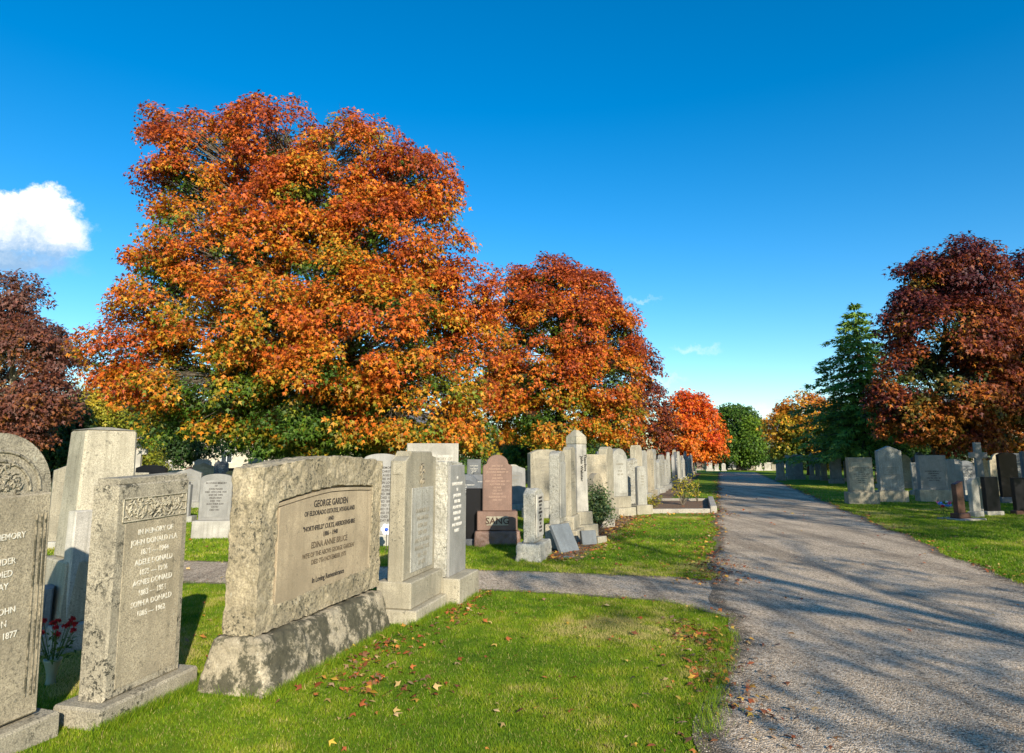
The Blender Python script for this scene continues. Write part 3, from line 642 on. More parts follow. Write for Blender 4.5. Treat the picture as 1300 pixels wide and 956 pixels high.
    # trees beyond, low in the gaps
    far = [('yellow_tree', 'yellow-green tree between the purple tree and the huge maple', 46, [(118, 515, 26, 26, .1), (130, 540, 34, 26, -.1), (100, 545, 24, 22, 0)], 'yellow', .22, 70, 200, .55),
           ('green_bush', 'pale green bush low behind the square-topped pillar stone', 40, [(178, 575, 22, 20, .1), (190, 592, 26, 14, 0)], 'yellow', .18, 60, 90, .3),
           ('dark_tree', 'dark evergreen tree under the purple crown at the left', 44, [(78, 540, 34, 34, 0), (40, 555, 40, 30, 0), (90, 575, 30, 18, .1)], 'dark', .25, 90, 170, .45),
           ('dark_tree', 'dark evergreen tree below the left side of the huge maple', 52, [(190, 545, 40, 34, 0), (240, 560, 40, 26, 0), (160, 560, 20, 24, .2)], 'dark', .28, 90, 190, .45),
           ('dark_tree', 'dark evergreen mass seen under the middle of the huge maple', 62, [(330, 548, 60, 30, 0), (400, 552, 60, 28, 0), (470, 550, 60, 30, .2)], 'dark', .32, 90, 260, .45),
           ('yellow_tree', 'low amber tree seen between the maple trunks left of the pink stone', 60, [(585, 562, 34, 12, .1), (630, 566, 30, 12, .2)], 'gold', .28, 60, 120, .8),
           ('green_bush', 'green bush lit by the sun behind the pale twin-panel stone', 50, [(690, 560, 40, 18, .1), (720, 575, 30, 12, 0), (660, 575, 30, 12, 0)], 'green', .24, 80, 140, .7),
           ('dark_tree', 'dark evergreen filling the gap right of the tall pillar stone', 70, [(780, 575, 40, 16, 0), (740, 568, 40, 18, .1), (830, 585, 30, 12, 0)], 'dark', .3, 90, 150, .5),
           ('dark_tree', 'dark yew behind the far headstones left of the path end', 92, [(905, 575, 20, 14, 0), (925, 582, 22, 12, 0), (955, 582, 22, 10, 0)], 'dark', .34, 90, 140, .4),
           ('dark_tree', 'dark evergreen right of the path end under the golden tree', 84, [(1000, 582, 30, 12, 0), (1050, 575, 40, 18, 0), (985, 582, 14, 10, 0)], 'dark', .34, 90, 150, .4),
           ('green_tree', 'dark green broadleaf tree between the conifer and the golden tree', 50, [(1085, 550, 38, 34, .1), (1115, 545, 32, 36, 0), (1062, 568, 26, 20, 0)], 'green', .24, 100, 300, .4),
           ('dark_tree', 'dark evergreen under the large dark red maple', 52, [(1150, 555, 36, 28, 0), (1200, 560, 40, 24, 0), (1250, 562, 36, 16, 0)], 'dark', .28, 90, 200, .3),
           ('green_bush', 'bright yellow-green bush at the right edge behind the dark stones', 44, [(1292, 592, 8, 12, .1), (1296, 575, 14, 12, .1)], 'yellow', .2, 60, 60, .5)]
    for i, (nm, lb, Y, bl, mk, lf, per, nc, h) in enumerate(far):
        b = blobs_px(Y, bl, .8)
        tree(nm, lb, 'bush' if 'bush' in nm else 'tree', (float(np.mean([q[0] for q in b])), Y), b, LM[mk], M['bark_dark'], leaf=lf, per=per, nclump=nc, csize=.9,
             hue=(h, h*.8, .12), seed=40+i, trunk_r=.2, fork=.15, sparse=3, flat=.8, inner=.3)
    # trees outside the frame that throw the shade and the streaks of shadow
    def off(lb, x, y, H, rad, sp, nc, per, mk, seed):
        b = [(x+dx*rad, y+dy*rad, z*H, rad*s, rad*s, H*sz, 0) for dx, dy, z, s, sz in ((0, 0, .45, .85, .26), (.4, .2, .62, .6, .2), (-.4, -.1, .6, .6, .2), (0, -.4, .7, .55, .2), (.1, .1, .84, .5, .16))]
        tree('maple_tree', lb, 'tree', (x, y), b, LM[mk], M['bark_dark'], leaf=.2, per=per, nclump=nc, csize=.75, hue=(.65, .4, .1), seed=seed, trunk_r=.28, fork=.3, group='autumn trees along the paths', sparse=sp, limb_r=.07)
    off('rust maple standing right of the path, out of the view beside the dark red maple', 19.2, 15.2, 12.5, 4.9, .9, 520, 95, 'rust', 61)
    off('rust maple farther right of the path, out of the view', 29, 17, 13, 4.8, .8, 280, 80, 'rust', 62)
    off('thinly leaved maple beside the path behind the viewpoint', 9.6, -7.5, 12, 4.2, .2, 95, 18, 'autumn', 63)
    off('bare-limbed maple on the right lawn behind the viewpoint', 17.3, 1.2, 13, 4.2, .2, 190, 42, 'autumn', 64)
build_trees()

def conifer(label, x, Y, H, Rb, mat, seed, name='conifer_tree', droop=.28, leaf=.3, levels=34, zlow=2.3):
    rg = random.Random(seed); r = np.random.default_rng(seed)
    root = empty(name, (x, Y, 0), 0, label, 'tree')
    tr = Tubes(); tr.add([(0, 0, -.1), (0, 0, H*.4), (.05, 0, H*.8), (0, 0, H)], [.26, .18, .07, .02], 8)
    br = Tubes(); Ps, Ns, Ts, Ss, Hs = [], [], [], [], []
    for i in range(levels):
        t = i/(levels-1); z = zlow+(H-zlow-.2)*t; L0 = Rb*((1-t)**.72)+.15
        nb = int(7+6*(1-t)); a0 = rg.random()*6.28
        for k in range(nb):
            a = a0+6.283*k/nb+rg.uniform(-.25, .25); L = L0*rg.uniform(.5, 1.25); dz = -droop*L*rg.uniform(.5, 1.1)+.15*t
            d = Vector((math.cos(a), math.sin(a), 0)); e = Vector((0, 0, z))+d*L+Vector((0, 0, dz))
            mid = Vector((0, 0, z))+d*L*.5+Vector((0, 0, dz*.25))
            br.add([(0, 0, z), tuple(mid), tuple(e)], [.035*(1-t)+.012, .02*(1-t)+.008, .004], 4)
            n = int(40*L/1.2)+12; s = r.random(n)**.7
            base = np.array([(0, 0, z)])*(1-s[:, None])**2+2*np.array(mid)[None]*(s*(1-s))[:, None]+np.array(e)[None]*(s**2)[:, None]
            side = np.array((-d.y, d.x, 0)); w = (1-s)*.30*L+.16
            lat = r.uniform(-1, 1, n)*w; pos = base+side[None]*lat[:, None]; pos[:, 2] += -np.abs(lat)*.35+r.normal(0, .05, n)
            Ps.append(pos); Ns.append(np.array([0, 0, 1.])+np.array(d)*.3+r.normal(0, .35, (n, 3)))
            Ts.append(np.array(d)[None]+side[None]*np.sign(lat)[:, None]*.7+np.array([0, 0, -.3])+r.normal(0, .2, (n, 3)))
            Ss.append(leaf*r.uniform(.7, 1.2, n)); Hs.append(np.clip(rg.gauss(.5, .15)+r.normal(0, .12, n)+.3*(s-.5), 0, 1))
    sh = LV*np.array([.45, 1, 1])
    H_ = np.concatenate(Hs); me = leaves_mesh(name, np.concatenate(Ps), np.concatenate(Ns), np.concatenate(Ts), np.concatenate(Ss), H_, np.clip(r.normal(1, .15, len(H_)), .6, 1.4), sh)
    link('trunk', tr.mesh('trunk'), M['bark_dark'], root); link('branches', br.mesh('branches'), M['bark_dark'], root); link('crown', me, mat, root)
def build_conifers():
    Y = 43; s = Y/ray(1092, 480)[1]
    conifer('tall dark green conifer with drooping boughs left of the dark red maple', P(1094, 500, Y)[0], Y, P(1092, 386, Y)[2], 92*s, LM['conifer'], 31, leaf=.42, levels=20)
    Y = 56; conifer('blue-green cedar showing through the left side of the huge maple', P(165, 500, Y)[0], Y, P(165, 470, Y)[2], 4.2, LM['bluegreen'], 33, name='cedar_tree', droop=.1, leaf=.5, levels=16)
build_conifers()

def far_wood():
    """a continuous far belt of trees nobody could count, beyond the last graves"""
    r = np.random.default_rng(77); Ps, Ns, Ts, Ss, Hs = [], [], [], [], []
    for i in range(520):
        a = r.uniform(-1.05, 1.05); d = r.uniform(118, 150); x, y = d*math.sin(a), d*math.cos(a)
        h = 3.6+2.0*math.sin(a*9+1)+1.3*math.sin(a*23)+r.uniform(-.8, .8)
        z = r.uniform(.4, max(.8, h)); n = 62; c = np.array([x, y, z])
        g = r.normal(size=(n, 3)); g /= np.linalg.norm(g, axis=1, keepdims=True); g *= r.random((n, 1))**.4*np.array([2.6, 2.0, 1.5])
        Ps.append(c+g); Ns.append(g*.5+np.array([0, 0, .6])+r.normal(0, .5, (n, 3))); Ts.append(r.normal(size=(n, 3))); Ss.append(r.uniform(.5, .9, n)); Hs.append(np.clip(.4+r.normal(0, .25)+r.normal(0, .1, n), 0, 1))
    H_ = np.concatenate(Hs)
    me = leaves_mesh('far_wood', np.concatenate(Ps), np.concatenate(Ns), np.concatenate(Ts), np.concatenate(Ss), H_, np.clip(r.normal(1, .2, len(H_)), .5, 1.5))
    setp(link('far_wood', me, LM['dark']), label='dark belt of far trees closing off the cemetery', cat='wood', kind='stuff')
far_wood()

exec_stones = True
# ------------------------------------------------------------------ gravestones
def outline(style, w, h):
    """closed profile (x, z) of a headstone front, anticlockwise from bottom left"""
    a = w/2; pts = [(-a, 0), (a, 0)]
    if style == 'flat': pts += [(a, h), (-a, h)]
    elif style == 'round':
        n = 18; rz = min(a, h*.35)
        pts += [(a*math.cos(t), h-rz+rz*math.sin(t)) for t in [math.pi*i/n for i in range(n+1)]]
    elif style == 'segment':
        n = 14; rz = w*.16
        pts += [(a*math.cos(t), h-rz+rz*math.sin(t)) for t in [math.pi*i/n for i in range(n+1)]]
    elif style == 'shoulder':      # round head on square shoulders
        n = 14; b = a*.74; rz = a*.62; hs = h-rz-.05
        pts += [(a, hs), (a*.93, hs+.03), (b, hs+.03)] + [(b*math.cos(t), hs+.05+rz*math.sin(t)) for t in [math.pi*i/n for i in range(n+1)]] + [(-b, hs+.03), (-a*.93, hs+.03), (-a, hs)]
    elif style == 'gable': pts += [(a, h-w*.22), (0, h), (-a, h-w*.22)]
    elif style == 'gable_flat': pts += [(a, h-w*.12), (a*.55, h-w*.02), (0, h), (-a*.55, h-w*.02), (-a, h-w*.12)]
    elif style == 'stepped': pts += [(a, h-.16), (a*.86, h-.16), (a*.86, h-.06), (a*.62, h-.06), (a*.62, h), (-a*.62, h), (-a*.62, h-.06), (-a*.86, h-.06), (-a*.86, h-.16), (-a, h-.16)]
    elif style == 'ogee':
        n = 8
        pts += [(a, h-w*.34)]+[(a*(1-.55*i/n), h-w*.34+w*.17*(i/n)**2) for i in range(1, n)]+[(a*.42*math.cos(t), h-w*.17+w*.17*math.sin(t)) for t in [math.pi*i/10 for i in range(11)]]
        pts += [(-a*(1-.55*i/n), h-w*.34+w*.17*(i/n)**2) for i in range(n-1, 0, -1)]+[(-a, h-w*.34)]
    elif style == 'slant': pts += [(a, h), (-a, h-.08)]
    return pts
def bm_prism(bm, pts, y0, y1, z0=0, x0=0, bev=.008, taper=0.0):
    f0 = [bm.verts.new((x+x0, y0+taper*z, z+z0)) for x, z in pts]; f1 = [bm.verts.new((x+x0, y1-taper*z, z+z0)) for x, z in pts]
    a = bm.faces.new(f0); b = bm.faces.new(list(reversed(f1))); n = len(pts); faces = [a, b]
    for i in range(n): faces.append(bm.faces.new((f0[(i+1) % n], f0[i], f1[i], f1[(i+1) % n])))
    if bev: 
        edges = [e for e in bm.edges if e.verts[0] in set(f0+f1) and (e in a.edges or e in b.edges)]
        bmesh.ops.bevel(bm, geom=edges, offset=bev, segments=1, affect='EDGES', profile=.5)
def bm_box(bm, x0, x1, y0, y1, z0, z1, bev=.008, chamfer=0):
    vs = [bm.verts.new(c) for c in ((x0, y0, z0), (x1, y0, z0), (x1, y1, z0), (x0, y1, z0), (x0+chamfer, y0+chamfer, z1), (x1-chamfer, y0+chamfer, z1), (x1-chamfer, y1-chamfer, z1), (x0+chamfer, y1-chamfer, z1))]
    fs = [(0, 3, 2, 1), (4, 5, 6, 7), (0, 1, 5, 4), (1, 2, 6, 5), (2, 3, 7, 6), (3, 0, 4, 7)]
    nf = [bm.faces.new([vs[i] for i in f]) for f in fs]
    if bev:
        ed = {e for f in nf for e in f.edges}
        bmesh.ops.bevel(bm, geom=list(ed), offset=bev, segments=1, affect='EDGES', profile=.5)
def bm_mesh(bm, name):
    bmesh.ops.recalc_face_normals(bm, faces=bm.faces); me = bpy.data.meshes.new(name); bm.to_mesh(me); bm.free(); return me
TEX = {}
def roughen(o, voxel, amount, scale=.12):
    rm = o.modifiers.new('remesh', 'REMESH'); rm.mode = 'VOXEL'; rm.voxel_size = voxel; rm.use_smooth_shade = True
    for i, (sc, am) in enumerate(((scale, amount), (scale*.35, amount*.45))):
        if sc not in TEX:
            t = bpy.data.textures.new('rock', 'CLOUDS'); t.noise_scale = sc; t.noise_depth = 4; t.noise_type = 'HARD_NOISE' if i == 0 else 'SOFT_NOISE'; TEX[sc] = t
        d = o.modifiers.new('displace', 'DISPLACE'); d.texture = TEX[sc]; d.strength = am; d.mid_level = .5; d.texture_coords = 'GLOBAL'
_dg = None
def text_obj(name, lines, mat, parent, x, y, z, size, leading=1.5, rot=0.0, depth=.0015, squash=.85):
    """lines of lettering on the face y, centred on x, first line at height z"""
    cu = bpy.data.curves.new('lettering', 'FONT'); cu.body = '\n'.join(lines); cu.size = size; cu.align_x = 'CENTER'
    cu.extrude = depth; cu.space_line = leading*.9; cu.offset = size*.012; cu.resolution_u = 2
    tmp = bpy.data.objects.new('tmp', cu); COL.objects.link(tmp)
    dg = bpy.context.evaluated_depsgraph_get(); me = bpy.data.meshes.new_from_object(tmp.evaluated_get(dg))
    bpy.data.objects.remove(tmp); bpy.data.curves.remove(cu)
    mt = Matrix.Translation((x, y, z)) @ Matrix.Rotation(math.pi/2, 4, 'X') @ Matrix.Rotation(rot, 4, 'Z') @ Matrix.Scale(squash, 4, (1, 0, 0))
    me.transform(mt); me.materials.clear()
    return link(name, me, mat, parent)

def headstone(label, front_mid, yaw, w, h, t, style='flat', mat='grey', pmat=None, plinth=((.15, .12, .3),), group=None, rough=0, prough=0,
              text=None, ink='ink_faint', tsize=.05, ttop=.2, lead=1.5, name='headstone', lean=0.0, border=True, taper=0.0, tilt=0):
    """front_mid: (x, y) of the middle of the body's front foot. plinth: list from ground up of (extra side, extra front, height)"""
    root = empty(name, (front_mid[0], front_mid[1], 0), yaw, label, 'gravestone', group)
    if lean or tilt: root.rotation_euler = (tilt, lean, yaw)
    z = 0
    if plinth:
        for i, (ex, ey, ph) in enumerate(plinth):
            bm = bmesh.new(); zb = -.06 if i == 0 else z
            bm_box(bm, -w/2-ex, w/2+ex, -ey, t+ey*.8, zb, z+ph, .012, .004 if not prough else .02)
            o = link('plinth' if i == 0 else 'base_step', bm_mesh(bm, 'plinth'), M[pmat or mat], root)
            if prough: roughen(o, .03, prough)
            z += ph
    hb = h-z
    bm = bmesh.new(); bm_prism(bm, outline(style, w, hb), 0, t, 0, 0, .010, taper)
    if border and not rough:      # a raised band: margin frame
        pass
    body = link('tablet', bm_mesh(bm, 'tablet'), M[mat], root); body.location = (0, 0, z)
    if rough: roughen(body, max(.012, min(w, hb)*.018), rough)
    if border and not rough:
        iw, ih = w*.80, hb*.80
        bm = bmesh.new(); pts = outline(style if style in ('round', 'segment', 'gable', 'gable_flat', 'shoulder') else 'flat', iw, ih)
        bm_prism(bm, pts, -.006, .004, z+hb*.07, 0, .003, taper)
        link('panel', bm_mesh(bm, 'panel'), M[mat], root)
    if text:
        yy = (-.0075 if border and not rough else -.0015-(rough*.5)) + taper*(hb*.6)
        text_obj('inscription', text, M[ink], root, 0, yy, h-ttop, tsize, lead)
    return root

YAW = math.atan2(.965, .261)
UX, UY = .261, .965
def row_pt(Y, X0): return (X0+.27*Y, Y)
def span(p0, p1):
    """front-left and front-right corner -> mid, yaw, width"""
    d = Vector((p1[0]-p0[0], p1[1]-p0[1])); return ((p0[0]+p1[0])/2, (p0[1]+p1[1])/2), math.atan2(d.y, d.x), d.length
RG = 'headstones along the left row beside the path'

def bmesh_round(o):
    b = o.modifiers.new('round', 'BEVEL'); b.width = .045; b.segments = 3; b.limit_method = 'NONE'

def near_stones():
    # ---- big rough granite memorial with the arched recessed panel
    mid, yaw, w = span((-1.80, 5.02), (-1.30, 6.93)); h, zp, t = 1.60, .36, .26
    root = empty('headstone', (mid[0], mid[1], 0), yaw, 'massive rough-hewn granite memorial with arched sunken panel and a dark-mossed plinth', 'gravestone')
    def arch_z(x): return h-zp+.01-.05*(x/(w/2))**2-(.035 if x < 0 else 0)*abs(x)
    xs = np.linspace(w/2, -w/2, 15)
    prof = [(-w/2, 0), (w/2, 0)]+[(float(x), arch_z(x)) for x in xs]
    px0, px1 = -w/2+.21, w/2-.20      # panel opening
    pz0 = .22
    def pan_z(x): return .985-.05*((x-.1)/(w/2))**2-.05*max(0, -x)
    bm = bmesh.new(); bm_prism(bm, prof, .035, t, 0, 0, 0)
    # front ring round the opening
    def poly(pts):
        bm_prism(bm, pts, -.012, .05, 0, 0, 0)
    poly([(-w/2, 0), (px0, 0), (px0, pan_z(px0)), (px0, arch_z(px0)), (-w/2, arch_z(-w/2))])
    poly([(px1, 0), (w/2, 0), (w/2, arch_z(w/2)), (px1, arch_z(px1))])
    poly([(px0-.02, 0), (px1+.02, 0), (px1+.02, pz0), (px0-.02, pz0*.8)])
    xs2 = np.linspace(px0-.02, px1+.02, 13)
    poly([(float(x), pan_z(x)) for x in xs2]+[(float(x), arch_z(x)) for x in xs2[::-1]])
    body = link('body', bm_mesh(bm, 'body'), M['warm_rough'], root); body.location = (0, 0, zp)
    roughen(body, .012, .030, .17)
    bm = bmesh.new(); xs3 = np.linspace(px1-.045, px0+.02, 13)
    bm_prism(bm, [(px0+.02, pz0*.72), (px1-.045, pz0*.9)]+[(float(x), pan_z(x)-.045) for x in xs3], -.006, .03, zp, 0, .004)
    link('panel', bm_mesh(bm, 'panel'), M['panel'], root)
    bm = bmesh.new(); xs4 = np.linspace(px0+.005, px1-.012, 13)     # moulding step round the panel
    bm_prism(bm, [(float(x), pan_z(x)-.037) for x in xs4]+[(float(x), pan_z(x)-.012) for x in xs4[::-1]], -.003, .03, zp, 0, .003)
    bm_prism(bm, [(px1-.038, pz0), (px1-.012, pz0), (px1-.012, pan_z(px1)-.04), (px1-.038, pan_z(px1)-.04)], -.0035, .03, zp, 0, .003)
    link('moulding', bm_mesh(bm, 'moulding'), M['panel'], root)
    cx = .01
    def L(lines, z, s, ink='ink_dark', lead=1.2, sq=.9): text_obj('inscription', lines, M[ink], root, cx, -.0075, z, s, lead, squash=sq)
    L(['GEORGE GARDEN'], 1.195, .078)
    L(['OF ELDORADO ESTATES, NYASALAND'], 1.13, .054)
    L(['AND'], 1.072, .048)
    L(['"NORTHFIELD" CULTS, ABERDEENSHIRE'], 1.012, .054)
    L(['1886 – 1948'], .95, .054)
    L(['EDINA ANNIE BRUCE'], .872, .070, 'ink_brown')
    L(['WIFE OF THE ABOVE GEORGE GARDEN'], .805, .053, 'ink_brown')
    L(['DIED 7TH NOVEMBER 1975'], .745, .053, 'ink_brown')
    L(['In Loving Remembrance'], .60, .060, 'ink_dark')
    bm = bmesh.new()
    vs = [(-w/2-.10, -.22, -.1), (w/2+.02, -.18, -.1), (w/2+.02, t+.16, -.1), (-w/2-.10, t+.16, -.1),
          (-w/2-.03, -.09, zp), (w/2-.04, -.09, zp-.01), (w/2-.04, t+.06, zp-.01), (-w/2-.03, t+.06, zp)]
    V = [bm.verts.new(v) for v in vs]
    for f in ((0, 3, 2, 1), (4, 5, 6, 7), (0, 1, 5, 4), (1, 2, 6, 5), (2, 3, 7, 6), (3, 0, 4, 7)): bm.faces.new([V[i] for i in f])
    pl = link('plinth', bm_mesh(bm, 'plinth'), M['mossy'], root); bmesh_round(pl); roughen(pl, .016, .035, .22)

    # ---- stone with carved lily band (left of it)
    mid, yaw, w = span((-2.49, 4.47), (-2.325, 5.09)); h, t = 1.49, .20
    root = empty('headstone', (mid[0], mid[1], 0), yaw, 'lichen-speckled granite headstone with flat cap and carved lily band above white lettering', 'gravestone')
    root.rotation_euler = (0, -.03, yaw)
    bm = bmesh.new(); bm_box(bm, -w/2-.10, w/2+.10, -.08, t+.08, -.06, .13, .015); o = link('plinth', bm_mesh(bm, 'plinth'), M['lichened'], root)
    bm = bmesh.new(); bm_prism(bm, [(-w/2, 0), (w/2, 0), (w/2, 1.31), (-w/2, 1.30)], 0, t, .13, 0, .012); link('tablet', bm_mesh(bm, 'tablet'), M['lichened'], root)
    bm = bmesh.new(); bm_prism(bm, [(-w/2+.02, 0), (w/2-.01, 0), (w/2-.01, .05), (-w/2+.02, .045)], .012, t-.012, 1.428, 0, .008); link('cap', bm_mesh(bm, 'cap'), M['lichened'], root)
    bm = bmesh.new(); bm_box(bm, -w*.38, w*.42, -.003, .01, .18, 1.18, .002); link('panel', bm_mesh(bm, 'panel'), M['warm'], root)
    # lily relief
    tb = Tubes(); rg = random.Random(2)
    z0, z1, x0, x1 = 1.195, 1.34, -w*.42, w*.45
    for (xa, za, xb, zb) in ((x0, z0, x1, z0), (x0, z1, x1, z1), (x0, z0, x0, z1), (x1, z0, x1, z1)):
        tb.add([(xa, -.004, za), (xb, -.004, zb)], [.006, .006], 4)
    for i in range(120):
        x = x0+.03+(x1-x0-.06)*rg.random(); z = rg.uniform(z0+.02, z1-.02); a = rg.uniform(0, 6.28); l = rg.uniform(.02, .05); c = rg.uniform(-.9, .9)
        pts = [(x+math.cos(a+c*s)*l*s, -.006, min(z1-.006, max(z0+.006, z+math.sin(a+c*s)*l*s))) for s in (0, .33, .66, 1, 1.2)]
        tb.add(pts, [.001, .006, .007, .004, .001], 5)
    link('lily_band', tb.mesh('lily_band'), M['cream'], root)
    text_obj('inscription', ['IN MEMORY OF', 'JOHN DONALD M.A.', '1871 — 1944', 'ADELE DONALD', '1875 — 1946', 'AGNES DONALD', '1883 — 1951', 'SOPHIA DONALD', '1885 — 1962'], M['ink_worn'], root, .02, -.0042, 1.10, .050, 1.45, squash=.9)

    # ---- round-headed stone at the left edge
    mid, yaw, w = span((-2.93, 3.62), (-2.725, 4.25)); h, t = 1.735, .22; a = w/2
    root = empty('headstone', (mid[0], mid[1], 0), yaw, 'round-topped lichened granite headstone with fluted edge at the left edge of the view', 'gravestone')
    root.rotation_euler = (0, -.045, yaw)
    bm = bmesh.new(); bm_box(bm, -a-.08, a+.08, -.07, t+.07, -.06, .12, .015); link('plinth', bm_mesh(bm, 'plinth'), M['lichened'], root)
    bm = bmesh.new(); n = 20; rz = .34
    prof = [(-a, 0), (a, 0)]+[(a*math.cos(q), h-.12-rz+rz*math.sin(q)) for q in [math.pi*i/n for i in range(n+1)]]
    bm_prism(bm, prof, .03, t, .12, 0, .02); link('tablet', bm_mesh(bm, 'tablet'), M['lichened'], root)
    bm = bmesh.new()
    bm_prism(bm, [(-a+.015, 0), (a-.015, 0), (a-.015, 1.24), (-a+.015, 1.24)], 0, .035, .14, 0, .01); link('front_face', bm_mesh(bm, 'front_face'), M['warm'], root)
    tb = Tubes()
    for x in (a-.045, a-.068, a-.10, -a+.045, -a+.068, -a+.10): tb.add([(x, -.001, .25), (x, -.001, 1.26)], [.006, .006], 6)
    link('fluting', tb.mesh('fluting'), M['mossy'], root)
    tb = Tubes()
    for rr in (.78, .6):
        tb.add([(a*rr*math.cos(q), .026, 1.40+a*rr*.9*math.sin(q)) for q in [math.pi*i/14 for i in range(15)]], [.009]*15, 6)
    rg = random.Random(6)
    for i in range(70):
        q = rg.uniform(.1, 3.04); ra = a*rg.uniform(.05, .5); x, z, l = ra*math.cos(q), 1.40+ra*math.sin(q), rg.uniform(.015, .04); aa = rg.uniform(0, 6.28)
        tb.add([(x, .028, z), (x+l*math.cos(aa), .022, z+l*math.sin(aa)*.8), (x+l*1.6*math.cos(aa+.7), .029, z+l*1.4*math.sin(aa+.7))], [.003, .009, .002], 5)
    for i in range(0):
        q = math.pi*(i+.5)/9; tb.add([(.05*math.cos(q), .024, 1.41+.04*math.sin(q)), (a*.52*math.cos(q), .02, 1.41+a*.5*math.sin(q))], [.006, .014], 5)
    link('carved_relief', tb.mesh('carved_relief'), M['lichened'], root)
    text_obj('inscription', ['TO THE MEMORY', 'OF', 'ALEXANDER', 'WHO DIED', '4TH MAY', '1871', 'AND OF JOHN', 'GORDON', 'WHO DIED 1877'], M['ink_worn'], root, .0, -.0045, 1.14, .050, 1.5, squash=.85)

    # ---- tall tapering pillar stone
    p = G(88, 800); root = empty('headstone', (-3.80, 6.42, 0), R(52), 'tall smooth square-topped pillar stone crossed by a curved shadow', 'gravestone')
    def pillar(w0, w1, d0, d1, z0, z1, bev=.012):
        bm = bmesh.new(); V = []
        for (ww, dd, z) in ((w0, d0, z0), (w1, d1, z1)):
            V += [bm.verts.new(c) for c in ((-ww/2, -dd/2, z), (ww/2, -dd/2, z), (ww/2, dd/2, z), (-ww/2, dd/2, z))]
        for f in ((0, 3, 2, 1), (4, 5, 6, 7), (0, 1, 5, 4), (1, 2, 6, 5), (2, 3, 7, 6), (3, 0, 4, 7)): bm.faces.new([V[i] for i in f])
        bmesh.ops.bevel(bm, geom=list(bm.edges), offset=bev, segments=1, affect='EDGES', profile=.5); return bm_mesh(bm, 'pillar')
    link('plinth', pillar(.80, .78, .74, .72, -.06, .22), M['grey'], root); link('base_step', pillar(.66, .62, .60, .56, .22, .72), M['cream'], root)
    link('shaft', pillar(.50, .44, .40, .36, .72, 1.84, .02), M['cream'], root); link('cap', pillar(.44, .10, .36, .05, 1.842, 1.872, .003), M['cream'], root)
    # ---- small white stone half behind the lily stone
    headstone('thin pale stone with dark lettering, half shaded, between pillar stone and lily-band stone', (-3.62, 6.30), YAW-.12, .62, 1.14, .10, 'flat', 'pale', 'grey', ((.08, .06, .10),),
              text=['IN LOVING', 'MEMORY OF', 'HENRY GUNN', '1842 – 1907', 'AND HIS WIFE', 'JANE', '1850 – 1921'], ink='ink_dark', tsize=.055, ttop=.34, lead=1.7, border=False)
    # ---- dark stacked block seen in the gap
    headstone('low shaded grey block stone in the gap beside the red flowers', (-4.05, 5.85), R(30), .5, .52, .22, 'flat', 'slate', 'grey', ((.06, .06, .16),), border=True)

    # ---- pair on a common stepped base: carved pendant stone and rough-edged stone
    mid, yaw, w = span((-1.075, 7.02), (-.86, 7.87)); h, t = 1.66, .17
    root = empty('headstone', (mid[0], mid[1], 0), yaw, 'cream granite headstone with raised block top and carved hanging flower', 'gravestone')
    bm = bmesh.new(); bm_box(bm, -w/2-.06, w/2+.03, -.17, t+.16, -.06, .13, .012); link('plinth', bm_mesh(bm, 'plinth'), M['cream'], root)
    bm = bmesh.new(); bm_box(bm, -w/2-.03, w/2+.02, -.10, t+.10, .13, .385, .012); link('base_step', bm_mesh(bm, 'base_step'), M['cream'], root)
    bm = bmesh.new(); hb = h-.385
    bm_prism(bm, [(-w/2, 0), (w/2, 0), (w/2, hb-.06), (w*.34, hb-.06), (w*.34, hb), (-w*.34, hb), (-w*.34, hb-.05), (-w/2, hb-.10)], 0, t, .385, 0, .012); link('tablet', bm_mesh(bm, 'tablet'), M['cream'], root)
    bm = bmesh.new(); bm_box(bm, -w/2-.006, -w/2+.045, .025, t-.03, h-.24, h-.12, .004); link('side_block', bm_mesh(bm, 'side_block'), M['cream'], root)
    bm = bmesh.new(); bm_box(bm, -w*.30, w*.40, -.008, .004, .44, 1.28, .004); link('panel', bm_mesh(bm, 'panel'), M['grey'], root)
    tb = Tubes(); rg = random.Random(4)
    for i in range(26):
        z = 1.52-.2*rg.random(); x = rg.uniform(-.05, .05)*(1-(1.52-z)*2); tb.add([(x, -.004, z), (x+rg.uniform(-.03, .03), -.014, z+.012), (x+rg.uniform(-.04, .04), -.004, z-.02)], [.004, .013, .004], 5)
    tb.add([(0, -.004, 1.5), (0, -.006, 1.15)], [.006, .003], 4)
    link('carved_flower', tb.mesh('carved_flower'), M['warm'], root)
    text_obj('inscription', ['IN MEMORY OF', 'WILLIAM REID', 'BORN 1868', 'DIED 1939', 'AND OF HIS WIFE', 'MARGARET ROSS', '1871 – 1951', 'AT REST'], M['ink_faint'], root, .04, -.0095, 1.02, .062, 1.35)
    mid, yaw, w = span((-.715, 7.84), (-.555, 8.44)); h, t = 1.555, .20
    root = empty('headstone', (mid[0], mid[1], 0), yaw, 'grey headstone with rock-faced side and white lettering at the end of the near row', 'gravestone')
    bm = bmesh.new(); bm_box(bm, -w/2-.04, w/2+.05, -.16, t+.12, -.06, .285, .012, .004); link('plinth', bm_mesh(bm, 'plinth'), M['cream'], root)
    hb = h-.285; bm = bmesh.new()
    bm_prism(bm, [(-w/2+.01, 0), (w/2, 0), (w/2, hb-.40), (w/2-.03, hb-.40), (w/2-.03, hb-.15), (w/2-.07, hb-.15), (w/2-.07, hb-.02), (-w/2+.02, hb)], .02, t, .285, 0, 0)
    o = link('body', bm_mesh(bm, 'body'), M['grey_rough'], root); roughen(o, .012, .03, .08)
